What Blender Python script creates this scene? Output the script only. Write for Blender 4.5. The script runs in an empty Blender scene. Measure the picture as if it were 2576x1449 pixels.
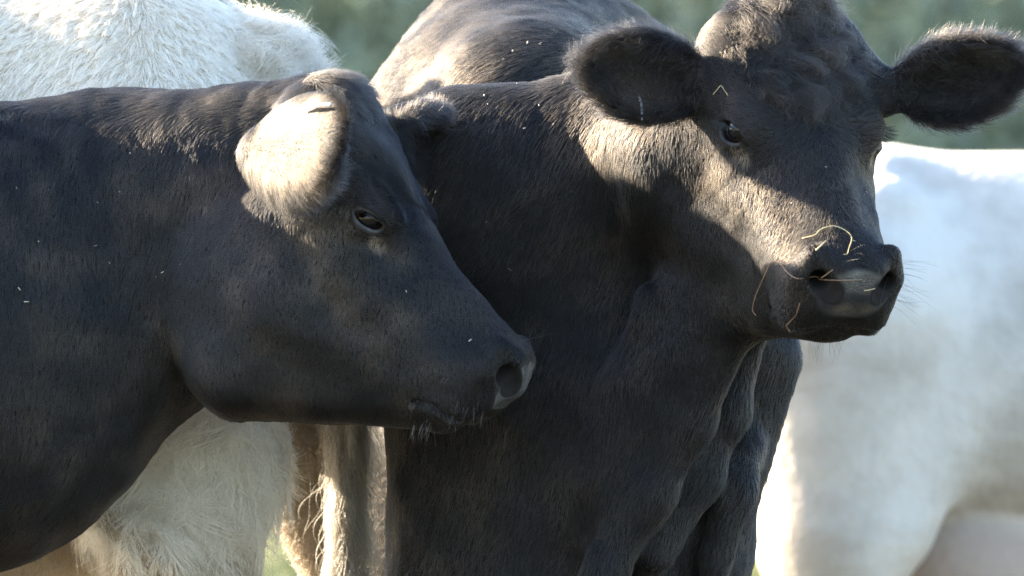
import bpy, math, random
import numpy as np
from mathutils import Vector, Matrix
from mathutils.bvhtree import BVHTree

random.seed(7)
rng = np.random.default_rng(11)
VOX = 0.0031             # finest cell of the body surfaces, metres

# ------------------------------------------------------------------ camera, world, sun
scene = bpy.context.scene
S = 0.000571             # metres per photo pixel (2576 px wide) in the focus plane
D0, CZ = 12.0, 1.0       # camera distance to the focus plane, camera height
cam_d = bpy.data.cameras.new('camera')
cam = bpy.data.objects.new('camera', cam_d)
scene.collection.objects.link(cam)
cam.location = (0, -D0, CZ)
cam.rotation_euler = (math.radians(90), 0, 0)
cam_d.sensor_width = 36
cam_d.lens = 36 * D0 / (2576 * S)
cam_d.clip_end = 2000
cam_d.dof.use_dof = True
cam_d.dof.focus_distance = D0 + 0.12
cam_d.dof.aperture_fstop = 5.2
scene.camera = cam

SUN_EL, SUN_BACK = 22.0, 24.0  # degrees; SUN_BACK: sun stands this far behind the picture plane
world = bpy.data.worlds.new('World')
scene.world = world
world.use_nodes = True
wn = world.node_tree
bg = wn.nodes['Background']
sky = wn.nodes.new('ShaderNodeTexSky')
sky.sky_type = 'NISHITA'
sky.sun_disc = False
sky.sun_elevation = math.radians(SUN_EL)
sky.sun_rotation = math.radians(270 + SUN_BACK)
sky.air_density = 1.0
sky.dust_density = 1.2
sky.ozone_density = 1.8
wn.links.new(sky.outputs[0], bg.inputs[0])
bg.inputs[1].default_value = 0.10

sun_d = bpy.data.lights.new('sun', 'SUN')
sun_d.energy = 4.2
sun_d.angle = math.radians(0.6)
sun_d.color = (1.0, 0.84, 0.61)
sun = bpy.data.objects.new('sun', sun_d)
scene.collection.objects.link(sun)
e, b = math.radians(SUN_EL), math.radians(SUN_BACK)
SUNV = Vector((-math.cos(e) * math.cos(b), math.cos(e) * math.sin(b), math.sin(e)))
sun.rotation_euler = SUNV.to_track_quat('Z', 'Y').to_euler()

vs = scene.view_settings
vs.view_transform = 'Standard'
vs.look = 'None'
vs.gamma = 1.0
vs.exposure = 3.25
scene.render.film_transparent = False
scene.cycles.max_bounces = 5
scene.cycles.diffuse_bounces = 3
scene.cycles.glossy_bounces = 3
scene.cycles.transmission_bounces = 4
scene.cycles.use_denoising = True
scene.cycles.sample_clamp_indirect = 2.0
scene.cycles.denoiser = 'OPENIMAGEDENOISE'
scene.cycles.denoising_input_passes = 'RGB_ALBEDO_NORMAL'
scene.cycles.denoising_prefilter = 'NONE'
scene.cycles_curves.shape = 'RIBBONS'
scene.cycles_curves.subdivisions = 2

COL = scene.collection


def P(u, v, y=0.0):
    """photo pixel (2576 x 1449) at depth y (metres behind the focus plane) -> world point"""
    k = (D0 + y) / D0
    return np.array(((u - 1288) * S * k, y, CZ - (v - 724.5) * S * k))


def V(du, dv, dy=0.0):
    return np.array((du * S, dy * S, -dv * S))


def unit(a):
    a = np.asarray(a, float)
    return a / np.linalg.norm(a)


# ------------------------------------------------------------------ noise
_tab = rng.random(65536).astype(np.float32)


def vnoise(p, f, seed=0):
    q = p * f + seed * 17.31
    i = np.floor(q).astype(np.int64)
    t = (q - i).astype(np.float32)
    t = t * t * (3 - 2 * t)

    def h(a, b_, c):
        return _tab[((i[:, 0] + a) * 73856093 ^ (i[:, 1] + b_) * 19349663 ^ (i[:, 2] + c) * 83492791) & 65535]
    x0 = h(0, 0, 0) * (1 - t[:, 0]) + h(1, 0, 0) * t[:, 0]
    x1 = h(0, 1, 0) * (1 - t[:, 0]) + h(1, 1, 0) * t[:, 0]
    x2 = h(0, 0, 1) * (1 - t[:, 0]) + h(1, 0, 1) * t[:, 0]
    x3 = h(0, 1, 1) * (1 - t[:, 0]) + h(1, 1, 1) * t[:, 0]
    y0 = x0 * (1 - t[:, 1]) + x1 * t[:, 1]
    y1 = x2 * (1 - t[:, 1]) + x3 * t[:, 1]
    return (y0 * (1 - t[:, 2]) + y1 * t[:, 2]) * 2 - 1


def gnoise(p, f, seed=0):
    """gradient of value noise (unit-less)"""
    ee = 0.12 / f
    g = np.empty_like(p, dtype=np.float32)
    for a in range(3):
        o = np.zeros(3)
        o[a] = ee
        g[:, a] = vnoise(p + o, f, seed) - vnoise(p - o, f, seed)
    return g / 0.24


def vecnoise(p, f, seed=0):
    return np.stack([vnoise(p, f, seed + a * 5 + 1) for a in range(3)], 1)


# ------------------------------------------------------------------ signed distance modelling
class Ell:
    def __init__(s, c, r, R=None):
        s.c = np.asarray(c, np.float32)
        s.r = np.asarray(r, np.float32)
        s.R = None if R is None else np.asarray(R, np.float32)   # rows = local axes
        s.bc, s.br = s.c, float(max(s.r))

    def __call__(s, p):
        q = p - s.c
        if s.R is not None:
            q = q @ s.R.T
        a = q / s.r
        k0 = np.sqrt((a * a).sum(1))
        bq = a / s.r
        k1 = np.sqrt((bq * bq).sum(1)) + 1e-9
        return k0 * (k0 - 1) / k1


class Cone:
    """round cone a->b; optional axis L along which the section is squeezed by factor m (<1 = thinner)"""
    def __init__(s, a, b_, ra, rb, L=None, m=1.0):
        s.a = np.asarray(a, np.float32)
        s.b = np.asarray(b_, np.float32)
        s.ra, s.rb = float(ra), float(rb)
        s.L = None if L is None else unit(L).astype(np.float32)
        s.m = m
        s.bc = (s.a + s.b) / 2
        s.br = float(np.linalg.norm(s.b - s.a) / 2 + max(ra, rb) * max(1.0, m))

    def __call__(s, p):
        a, b_ = s.a, s.b
        q = p - a
        ab = b_ - a
        if s.L is not None:
            g = 1.0 / s.m - 1.0
            q = q + (q @ s.L)[:, None] * s.L * g
            ab = ab + (ab @ s.L) * s.L * g
        t = np.clip((q @ ab) / (ab @ ab), 0, 1)
        d = q - t[:, None] * ab
        dist = np.sqrt((d * d).sum(1)) - (s.ra + (s.rb - s.ra) * t)
        if s.L is not None and s.m < 1:
            dist = dist * (s.m * 0.5 + 0.5)
        return dist


class Ear:
    """cupped leaf: L base->tip, O opening; narrow at the root, widest past the middle"""
    def __init__(s, base, L, O, ln, wd, dp=0.22, th=0.011):
        L = unit(L)
        O = np.asarray(O, float)
        O = unit(O - L * (O @ L))
        W = np.cross(L, O)
        s.R = np.stack([L, W, O]).astype(np.float32)
        c = np.asarray(base) + L * ln * 0.52
        s.r = np.array((ln * 0.54, wd * 0.5, ln * dp), np.float32)
        s.th = th
        s.bc, s.br = c.astype(np.float32), ln * 0.66
        s.base, s.L, s.O, s.W, s.ln, s.wd, s.c = np.asarray(base), L, O, W, ln, wd, c

    def warp(s, p):
        q = (p - s.bc) @ s.R.T
        x = q[:, 0] / s.r[0]
        prof = 0.74 + 0.28 * sstep(-1.0, 0.15, x)
        q = q.copy()
        q[:, 1] /= prof
        # the leaf bends back a little towards the tip
        q[:, 2] += 0.10 * s.r[0] * x * x
        return q

    @staticmethod
    def e(q, r):
        a = q / r
        k0 = np.sqrt((a * a).sum(1))
        bq = a / r
        return k0 * (k0 - 1) / (np.sqrt((bq * bq).sum(1)) + 1e-9)

    def __call__(s, p):
        q = s.warp(p)
        a = s.e(q, s.r)
        q2 = q - np.array((0.004, 0, s.th * 1.5), np.float32)
        b_ = -s.e(q2, s.r * np.array((0.965, 0.955, 1.0), np.float32))
        h = np.maximum(0.006 - np.abs(a - b_), 0) / 0.006
        return (np.maximum(a, b_) + h * h * 0.0015 - 0.0035) * 0.8


def sstep(a, b_, x):
    t = np.clip((x - a) / (b_ - a), 0, 1)
    return t * t * (3 - 2 * t)


def sdf_eval(ops, p):
    d = np.full(len(p), 9.0, np.float32)
    for kind, prim, k in ops:
        x = prim(p).astype(np.float32)
        if kind == 'u':
            h = np.maximum(k - np.abs(d - x), 0) / k
            d = np.minimum(d, x) - h * h * k * 0.25
        elif kind == 's':
            x = -x
            h = np.maximum(k - np.abs(d - x), 0) / k
            d = np.maximum(d, x) + h * h * k * 0.25
        elif kind == 'disp':
            d = d + x
    return d


class Disp:
    """small relief added to the distance: fn(p)"""
    def __init__(s, fn):
        s.fn = fn
        s.bc, s.br = None, None

    def __call__(s, p):
        return s.fn(p)


def axis_coords(lo, hi, flo, fhi, hf, hc):
    mid = np.arange(flo, fhi + hf, hf)
    left, x, h = [], flo, hf
    while x > lo:
        h = min(hc, h * 1.12)
        x -= h
        left.append(x)
    right, x, h = [], mid[-1], hf
    while x < hi:
        h = min(hc, h * 1.12)
        x += h
        right.append(x)
    return np.array(left[::-1] + list(mid) + right)


def build_surface(ops, X, Y, Z, B=18):
    nx, ny, nz = len(X), len(Y), len(Z)
    D = np.full((nx, ny, nz), 1.0, np.float32)
    for i in range(0, nx, B):
        for j in range(0, ny, B):
            for k in range(0, nz, B):
                xs, ys, zs = X[i:i + B], Y[j:j + B], Z[k:k + B]
                lo = np.array((xs[0], ys[0], zs[0]))
                hi = np.array((xs[-1], ys[-1], zs[-1]))
                use, solid = [], False
                for op in ops:
                    pr = op[1]
                    if pr.bc is None:
                        use.append(op)
                        continue
                    q = np.maximum(np.maximum(lo - pr.bc, pr.bc - hi), 0)
                    if np.sqrt((q * q).sum()) < pr.br + op[2] + 0.01:
                        use.append(op)
                        solid = True
                if not solid:
                    continue
                c = (lo + hi) / 2
                half = np.linalg.norm(hi - lo) / 2
                dc = sdf_eval(use, c[None, :].astype(np.float32))[0]
                if dc > half * 1.5 + 0.05:
                    continue
                if dc < -(half * 1.5 + 0.06):
                    D[i:i + B, j:j + B, k:k + B] = -1
                    continue
                g = np.stack(np.meshgrid(xs, ys, zs, indexing='ij'), -1).reshape(-1, 3).astype(np.float32)
                D[i:i + B, j:j + B, k:k + B] = sdf_eval(use, g).reshape(len(xs), len(ys), len(zs))
    ins = D < 0
    cnt = np.zeros((nx - 1, ny - 1, nz - 1), np.int8)
    for a in (0, 1):
        for b_ in (0, 1):
            for c in (0, 1):
                cnt += ins[a:nx - 1 + a, b_:ny - 1 + b_, c:nz - 1 + c]
    act = (cnt > 0) & (cnt < 8)
    idx = np.argwhere(act)
    vid = np.full(act.shape, -1, np.int32)
    vid[act] = np.arange(len(idx), dtype=np.int32)
    acc = np.zeros((len(idx), 3))
    num = np.zeros(len(idx))
    ed = []
    for ax in range(3):
        for s1 in (0, 1):
            for s2 in (0, 1):
                o = [0, 0, 0]
                oth = [a for a in range(3) if a != ax]
                o[oth[0]], o[oth[1]] = s1, s2
                e2 = list(o)
                e2[ax] = 1
                ed.append((o, e2, ax))
    for o, e2, ax in ed:
        d0 = D[idx[:, 0] + o[0], idx[:, 1] + o[1], idx[:, 2] + o[2]]
        d1 = D[idx[:, 0] + e2[0], idx[:, 1] + e2[1], idx[:, 2] + e2[2]]
        m = (d0 < 0) != (d1 < 0)
        t = d0[m] / (d0[m] - d1[m])
        pt = np.tile(np.array(o, float), (m.sum(), 1))
        pt[:, ax] = t
        acc[m] += pt
        num[m] += 1
    loc = idx + acc / num[:, None]
    vert = np.stack([np.interp(loc[:, a], np.arange(len(C)), C) for a, C in enumerate((X, Y, Z))], 1)
    faces = []
    for ax in range(3):
        o1, o2 = [(1, 2), (2, 0), (0, 1)][ax]
        sl0 = [slice(1, -1)] * 3
        sl1 = [slice(1, -1)] * 3
        n = D.shape
        sl0[ax] = slice(0, n[ax] - 1)
        sl1[ax] = slice(1, n[ax])
        A_, B_ = ins[tuple(sl0)], ins[tuple(sl1)]
        e_ = np.argwhere(A_ != B_)
        if not len(e_):
            continue
        flip = A_[A_ != B_]
        base = e_.copy()
        for a in range(3):
            if a != ax:
                base[:, a] += 1
        q = []
        for s1, s2 in ((-1, -1), (0, -1), (0, 0), (-1, 0)):
            c = base.copy()
            c[:, o1] += s1
            c[:, o2] += s2
            q.append(vid[c[:, 0], c[:, 1], c[:, 2]])
        q = np.stack(q, 1)
        q[~flip] = q[~flip][:, ::-1]
        faces.append(q)
    faces = np.concatenate(faces)
    faces = faces[(faces >= 0).all(1)]
    return vert, faces


def smooth(vert, faces, it=2, lam=0.5):
    n = len(vert)
    e0 = np.concatenate([faces[:, a] for a in range(4)])
    e1 = np.concatenate([faces[:, (a + 1) % 4] for a in range(4)])
    deg = np.bincount(e0, minlength=n) + np.bincount(e1, minlength=n)
    for _ in range(it):
        for l in (lam, -lam * 1.02):
            s = np.stack([np.bincount(e0, vert[e1, a], n) + np.bincount(e1, vert[e0, a], n) for a in range(3)], 1)
            vert = vert + l * (s / deg[:, None] - vert)
    return vert


def vert_normals(vert, faces):
    a, b_, c, d = (vert[faces[:, i]] for i in range(4))
    fn = np.cross(c - a, d - b_)
    n = np.stack([sum(np.bincount(faces[:, i], fn[:, x], len(vert)) for i in range(4)) for x in range(3)], 1)
    return n / (np.linalg.norm(n, axis=1)[:, None] + 1e-12)


def link_mesh(name, vert, faces, mat, parent=None, attrs=None, smooth_shade=True):
    me = bpy.data.meshes.new(name)
    if isinstance(faces, np.ndarray):
        nf = len(faces)
        k = faces.shape[1]
        me.vertices.add(len(vert))
        me.vertices.foreach_set('co', np.asarray(vert, np.float32).ravel())
        me.loops.add(nf * k)
        me.loops.foreach_set('vertex_index', faces.astype(np.int32).ravel())
        me.polygons.add(nf)
        me.polygons.foreach_set('loop_start', np.arange(0, nf * k, k, dtype=np.int32))
        me.polygons.foreach_set('loop_total', np.full(nf, k, np.int32))
        me.update(calc_edges=True)
    else:
        me.from_pydata([tuple(v) for v in vert], [], faces)
    me.polygons.foreach_set('use_smooth', np.full(len(me.polygons), smooth_shade))
    for an, val in (attrs or {}).items():
        at = me.attributes.new(an, 'FLOAT', 'POINT')
        at.data.foreach_set('value', np.asarray(val, np.float32))
    if mat:
        me.materials.append(mat)
    ob = bpy.data.objects.new(name, me)
    COL.objects.link(ob)
    if parent:
        ob.parent = parent
    return ob


def thing(name, label, cat, loc, group=None):
    o = bpy.data.objects.new(name, None)
    o.empty_display_size = 0.2
    COL.objects.link(o)
    o.location = loc
    o['label'] = label
    o['category'] = cat
    if group:
        o['group'] = group
    bpy.context.view_layer.update()
    return o


def adopt(ob, parent):
    """parent keeping world placement (parents here are only translated)"""
    ob.parent = parent
    ob.matrix_parent_inverse = Matrix.Translation(-Vector(parent.location))


# ------------------------------------------------------------------ materials
def new_mat(name):
    m = bpy.data.materials.new(name)
    m.use_nodes = True
    nt = m.node_tree
    return m, nt, nt.nodes['Principled BSDF'], nt.nodes['Material Output']


def N(nt, t, **kw):
    n = nt.nodes.new(t)
    for k, v in kw.items():
        if k.startswith('i_'):
            n.inputs[k[2:].replace('_', ' ')].default_value = v
        else:
            setattr(n, k, v)
    return n


def ramp(nt, stops):
    r = nt.nodes.new('ShaderNodeValToRGB')
    el = r.color_ramp.elements
    while len(el) < len(stops):
        el.new(0.5)
    for x, (p, c) in zip(el, stops):
        x.position = p
        x.color = (*c, 1)
    return r


def hide_material(name, col, bare_col, rough=0.85, bare_rough=0.32, scale=900):
    """hide under the coat; attribute 'bare' = hairless nose leather"""
    m, nt, bs, out = new_mat(name)
    at = N(nt, 'ShaderNodeAttribute', attribute_name='bare')
    no = N(nt, 'ShaderNodeTexNoise', i_Scale=60.0, i_Detail=4.0)
    geo = N(nt, 'ShaderNodeTexCoord')
    nt.links.new(geo.outputs['Object'], no.inputs['Vector'])
    mix = N(nt, 'ShaderNodeMix', data_type='RGBA')
    nt.links.new(at.outputs['Fac'], mix.inputs['Factor'])
    mix.inputs['A'].default_value = (*col, 1)
    mix.inputs['B'].default_value = (*bare_col, 1)
    var = N(nt, 'ShaderNodeMix', data_type='RGBA', blend_type='MULTIPLY')
    var.inputs['Factor'].default_value = 0.6
    rp = ramp(nt, [(0.3, (0.55, 0.55, 0.55)), (0.7, (1.0, 1.0, 1.0))])
    nt.links.new(no.outputs['Fac'], rp.inputs['Fac'])
    nt.links.new(mix.outputs['Result'], var.inputs['A'])
    nt.links.new(rp.outputs['Color'], var.inputs['B'])
    nt.links.new(var.outputs['Result'], bs.inputs['Base Color'])
    mr = N(nt, 'ShaderNodeMapRange')
    mr.inputs['To Min'].default_value = rough
    mr.inputs['To Max'].default_value = bare_rough
    nt.links.new(at.outputs['Fac'], mr.inputs['Value'])
    nt.links.new(mr.outputs['Result'], bs.inputs['Roughness'])
    ms = N(nt, 'ShaderNodeMapRange')
    ms.inputs['To Min'].default_value = 0.16
    ms.inputs['To Max'].default_value = 0.75
    nt.links.new(at.outputs['Fac'], ms.inputs['Value'])
    nt.links.new(ms.outputs['Result'], bs.inputs['Specular IOR Level'])
    vo = N(nt, 'ShaderNodeTexVoronoi', feature='DISTANCE_TO_EDGE', i_Scale=260.0)
    nt.links.new(geo.outputs['Object'], vo.inputs['Vector'])
    mm = N(nt, 'ShaderNodeMath', operation='MINIMUM')
    nt.links.new(vo.outputs['Distance'], mm.inputs[0])
    mm.inputs[1].default_value = 0.12
    mu = N(nt, 'ShaderNodeMath', operation='MULTIPLY')
    nt.links.new(mm.outputs[0], mu.inputs[0])
    nt.links.new(at.outputs['Fac'], mu.inputs[1])
    bp = N(nt, 'ShaderNodeBump', i_Strength=0.4, i_Distance=0.004)
    nt.links.new(mu.outputs[0], bp.inputs['Height'])
    nt.links.new(bp.outputs['Normal'], bs.inputs['Normal'])
    return m


def fur_material(name, dark, light, rough=0.38, radial=0.55, coat=0.0, ior=1.5, mid=None, matt=0.0):
    """hair shader; attribute 'tint' (0..1) blends between two coat colours"""
    m, nt, bs, out = new_mat(name)
    nt.nodes.remove(bs)
    h = N(nt, 'ShaderNodeBsdfHairPrincipled')
    h.parametrization = 'COLOR'
    at = N(nt, 'ShaderNodeAttribute', attribute_name='tint')
    r = ramp(nt, [(0.0, dark), (1.0, light)] if mid is None else [(0.0, dark), (0.35, mid), (1.0, light)])
    nt.links.new(at.outputs['Fac'], r.inputs['Fac'])
    nt.links.new(r.outputs['Color'], h.inputs['Color'])
    h.inputs['Roughness'].default_value = rough
    h.inputs['Radial Roughness'].default_value = radial
    h.inputs['IOR'].default_value = ior
    if 'Coat' in h.inputs:
        h.inputs['Coat'].default_value = coat
    if matt:
        df = N(nt, 'ShaderNodeBsdfDiffuse')
        nt.links.new(r.outputs['Color'], df.inputs['Color'])
        mx = N(nt, 'ShaderNodeMixShader')
        mx.inputs[0].default_value = matt
        nt.links.new(h.outputs[0], mx.inputs[1])
        nt.links.new(df.outputs[0], mx.inputs[2])
        nt.links.new(mx.outputs[0], out.inputs['Surface'])
    else:
        nt.links.new(h.outputs[0], out.inputs['Surface'])
    return m


def plain(name, col, rough=0.6, spec=0.5, metal=0.0):
    m, nt, bs, out = new_mat(name)
    bs.inputs['Base Color'].default_value = (*col, 1)
    bs.inputs['Roughness'].default_value = rough
    bs.inputs['Specular IOR Level'].default_value = spec
    bs.inputs['Metallic'].default_value = metal
    return m


M_black_hide = hide_material('black_hide', (0.012, 0.010, 0.009), (0.024, 0.024, 0.026), bare_rough=0.22)
M_sheen_hide = hide_material('black_hide_sheen_nose', (0.012, 0.010, 0.009), (0.10, 0.097, 0.10), bare_rough=0.24)  # wet reflections on the nose painted in as paler leather
M_cream_hide = hide_material('cream_hide', (0.50, 0.41, 0.31), (0.4, 0.25, 0.2))
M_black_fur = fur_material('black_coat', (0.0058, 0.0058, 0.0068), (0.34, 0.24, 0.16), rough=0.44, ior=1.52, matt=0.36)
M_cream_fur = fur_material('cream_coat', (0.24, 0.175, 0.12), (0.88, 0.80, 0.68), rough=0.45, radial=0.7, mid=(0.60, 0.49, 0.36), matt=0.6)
M_tail_fur = fur_material('tail_coat', (0.10, 0.08, 0.06), (0.58, 0.51, 0.42), rough=0.45, radial=0.7, matt=0.6)  # shade on the tail painted in as a darker coat
M_tag = plain('tag_metal', (0.55, 0.57, 0.6), 0.4, metal=0.4)
M_lash = plain('lash_hair', (0.012, 0.011, 0.011), 0.4)


def eye_material():
    m, nt, bs, out = new_mat('eyeball')
    tc = N(nt, 'ShaderNodeTexCoord')
    sep = N(nt, 'ShaderNodeSeparateXYZ')
    nt.links.new(tc.outputs['Object'], sep.inputs[0])
    r = ramp(nt, [(0.0, (0.5, 0.42, 0.36)), (0.10, (0.42, 0.33, 0.27)), (0.22, (0.03, 0.015, 0.008)), (0.5, (0.035, 0.014, 0.006)), (0.74, (0.012, 0.006, 0.004)), (0.82, (0.002, 0.002, 0.003))])
    mr = N(nt, 'ShaderNodeMapRange')
    mr.inputs['From Min'].default_value = 0.0
    mr.inputs['From Max'].default_value = 42 * S
    nt.links.new(sep.outputs['Z'], mr.inputs['Value'])
    nt.links.new(mr.outputs['Result'], r.inputs['Fac'])
    nt.links.new(r.outputs['Color'], bs.inputs['Base Color'])
    bs.inputs['Roughness'].default_value = 0.05
    bs.inputs['Specular IOR Level'].default_value = 0.32
    return m


M_eye = eye_material()


# ------------------------------------------------------------------ fur
def make_fur(name, parent, mat, vert, faces, nrm, count, length, direction, tint, lift=0.22, radius=0.00022,
             seg=4, clump=0.35, clump_f=160.0, wave=0.0, wave_f=60.0, jitter=0.22, density=None, seed=0, droop=0.0,
             margin=1.12, facing=-0.30, normal_fn=None):
    """hair curves rooted on the hide; length/direction/tint are functions of (points, normals)"""
    r = np.random.default_rng(100 + seed)
    tri = np.concatenate([faces[:, [0, 1, 2]], faces[:, [0, 2, 3]]])
    a, b_, c = vert[tri[:, 0]], vert[tri[:, 1]], vert[tri[:, 2]]
    fn = np.cross(b_ - a, c - a)
    area = np.linalg.norm(fn, axis=1) / 2
    cen = (a + b_ + c) / 3
    fn = fn / (2 * area[:, None] + 1e-12)
    camp = np.array((0, -D0, CZ))
    vd = camp - cen
    dist = vd[:, 1] * -1
    vd = vd / np.linalg.norm(vd, axis=1)[:, None]
    k = dist / D0
    un = np.abs(cen[:, 0] / (1288 * S * k))
    vn = np.abs((cen[:, 2] - CZ) / (724.5 * S * k))
    ok = (un < margin) & (vn < margin * 1.05) & ((fn * vd).sum(1) > facing)
    w = area * ok
    if density is not None:
        w = w * density(cen, fn)
    w = w / w.sum()
    pick = r.choice(len(tri), count, p=w)
    r1, r2 = r.random(count), r.random(count)
    s1 = np.sqrt(r1)
    bc = np.stack([1 - s1, s1 * (1 - r2), s1 * r2], 1)
    root = sum(vert[tri[pick, i]] * bc[:, i:i + 1] for i in range(3))
    n0 = sum(nrm[tri[pick, i]] * bc[:, i:i + 1] for i in range(3))
    n0 /= np.linalg.norm(n0, axis=1)[:, None]
    ln = length(root, n0)
    keep = ln > 0.0012
    root, n0, ln = root[keep], n0[keep], ln[keep]
    count = len(root)
    ln = ln * (0.65 + 0.55 * r.random(count))
    dr = direction(root, n0)
    dr = dr + vecnoise(root, 18.0, seed + 3) * 0.22 + r.normal(0, jitter, (count, 3))
    dr = dr - n0 * (dr * n0).sum(1)[:, None]
    dr /= np.linalg.norm(dr, axis=1)[:, None] + 1e-9
    side = np.cross(n0, dr)
    lf = lift * (0.6 + 0.8 * r.random(count))
    cl = gnoise(root, clump_f, seed + 9) if clump else None
    t = np.linspace(0, 1, seg)
    pts = np.empty((count, seg, 3), np.float32)
    ph = vnoise(root, wave_f, seed + 21) * 6.0 + r.random(count) * 1.2
    amp = wave * (0.5 + r.random(count)) if wave else None
    for i, x in enumerate(t):
        # rises from the skin, then lies down along the flow
        q = root + dr * (ln * x)[:, None] + n0 * (ln * lf * (x ** 0.8) * (1.35 - 0.55 * x) + 0.0003)[:, None]
        if clump:
            q = q - (cl - n0 * (cl * n0).sum(1)[:, None]) * (clump * x ** 1.4 / clump_f * np.minimum(1.0, ln * clump_f * 0.8))[:, None]
        if wave:
            q = q + side * (amp * ln * np.sin(ph + x * 7.5) * x)[:, None] + n0 * (0.6 * amp * ln * np.cos(ph * 1.3 + x * 6.0) * x)[:, None]
        if droop:
            q[:, 2] -= droop * ln * x * x
        pts[:, i] = q
    prof = np.array([1.0] + [0.95 - 0.65 * (x ** 1.6) for x in t[1:]])
    rad = (radius * (0.7 + 0.6 * r.random(count)))[:, None] * prof[None, :]
    tn = np.clip(tint(root, n0) + r.normal(0, 0.06, count) + 0.10 * vnoise(root, 25.0, seed + 2), 0, 1)
    return link_curves(name, parent, mat, pts, rad, tn)


def link_curves(name, parent, mat, pts, rad, tn):
    n, seg = pts.shape[:2]
    hc = bpy.data.hair_curves.new(name)
    hc.add_curves([seg] * n)
    hc.attributes['position'].data.foreach_set('vector', np.ascontiguousarray(pts, np.float32).ravel())
    ra = hc.attributes.get('radius') or hc.attributes.new('radius', 'FLOAT', 'POINT')
    ra.data.foreach_set('value', np.ascontiguousarray(rad, np.float32).ravel())
    ta = hc.attributes.new('tint', 'FLOAT', 'CURVE')
    ta.data.foreach_set('value', np.ascontiguousarray(tn, np.float32))
    hc.materials.append(mat)
    ob = bpy.data.objects.new(name, hc)
    COL.objects.link(ob)
    adopt(ob, parent)
    ob['kind'] = 'stuff'
    return ob


def guides(lst):
    """lst of (point, direction, radius): blended direction field"""
    pos = np.array([g[0] for g in lst])
    dr = np.array([unit(g[1]) for g in lst])
    rad = np.array([g[2] for g in lst])

    def f(p, n):
        out = np.zeros((len(p), 3))
        for i in range(len(pos)):
            d2 = ((p - pos[i]) ** 2).sum(1) / rad[i] ** 2
            out += dr[i] * (1.0 / (d2 * d2 + 0.02))[:, None]
        return out
    return f


def near(p, c, r):
    """soft 1 at centre, 0 beyond r"""
    d = np.sqrt((((p - c) / r) ** 2).sum(1))
    x = np.clip(1 - d, 0, 1)
    return x * x * (3 - 2 * x)


def sstep(a, b_, x):
    t = np.clip((x - a) / (b_ - a), 0, 1)
    return t * t * (3 - 2 * t)


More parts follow.
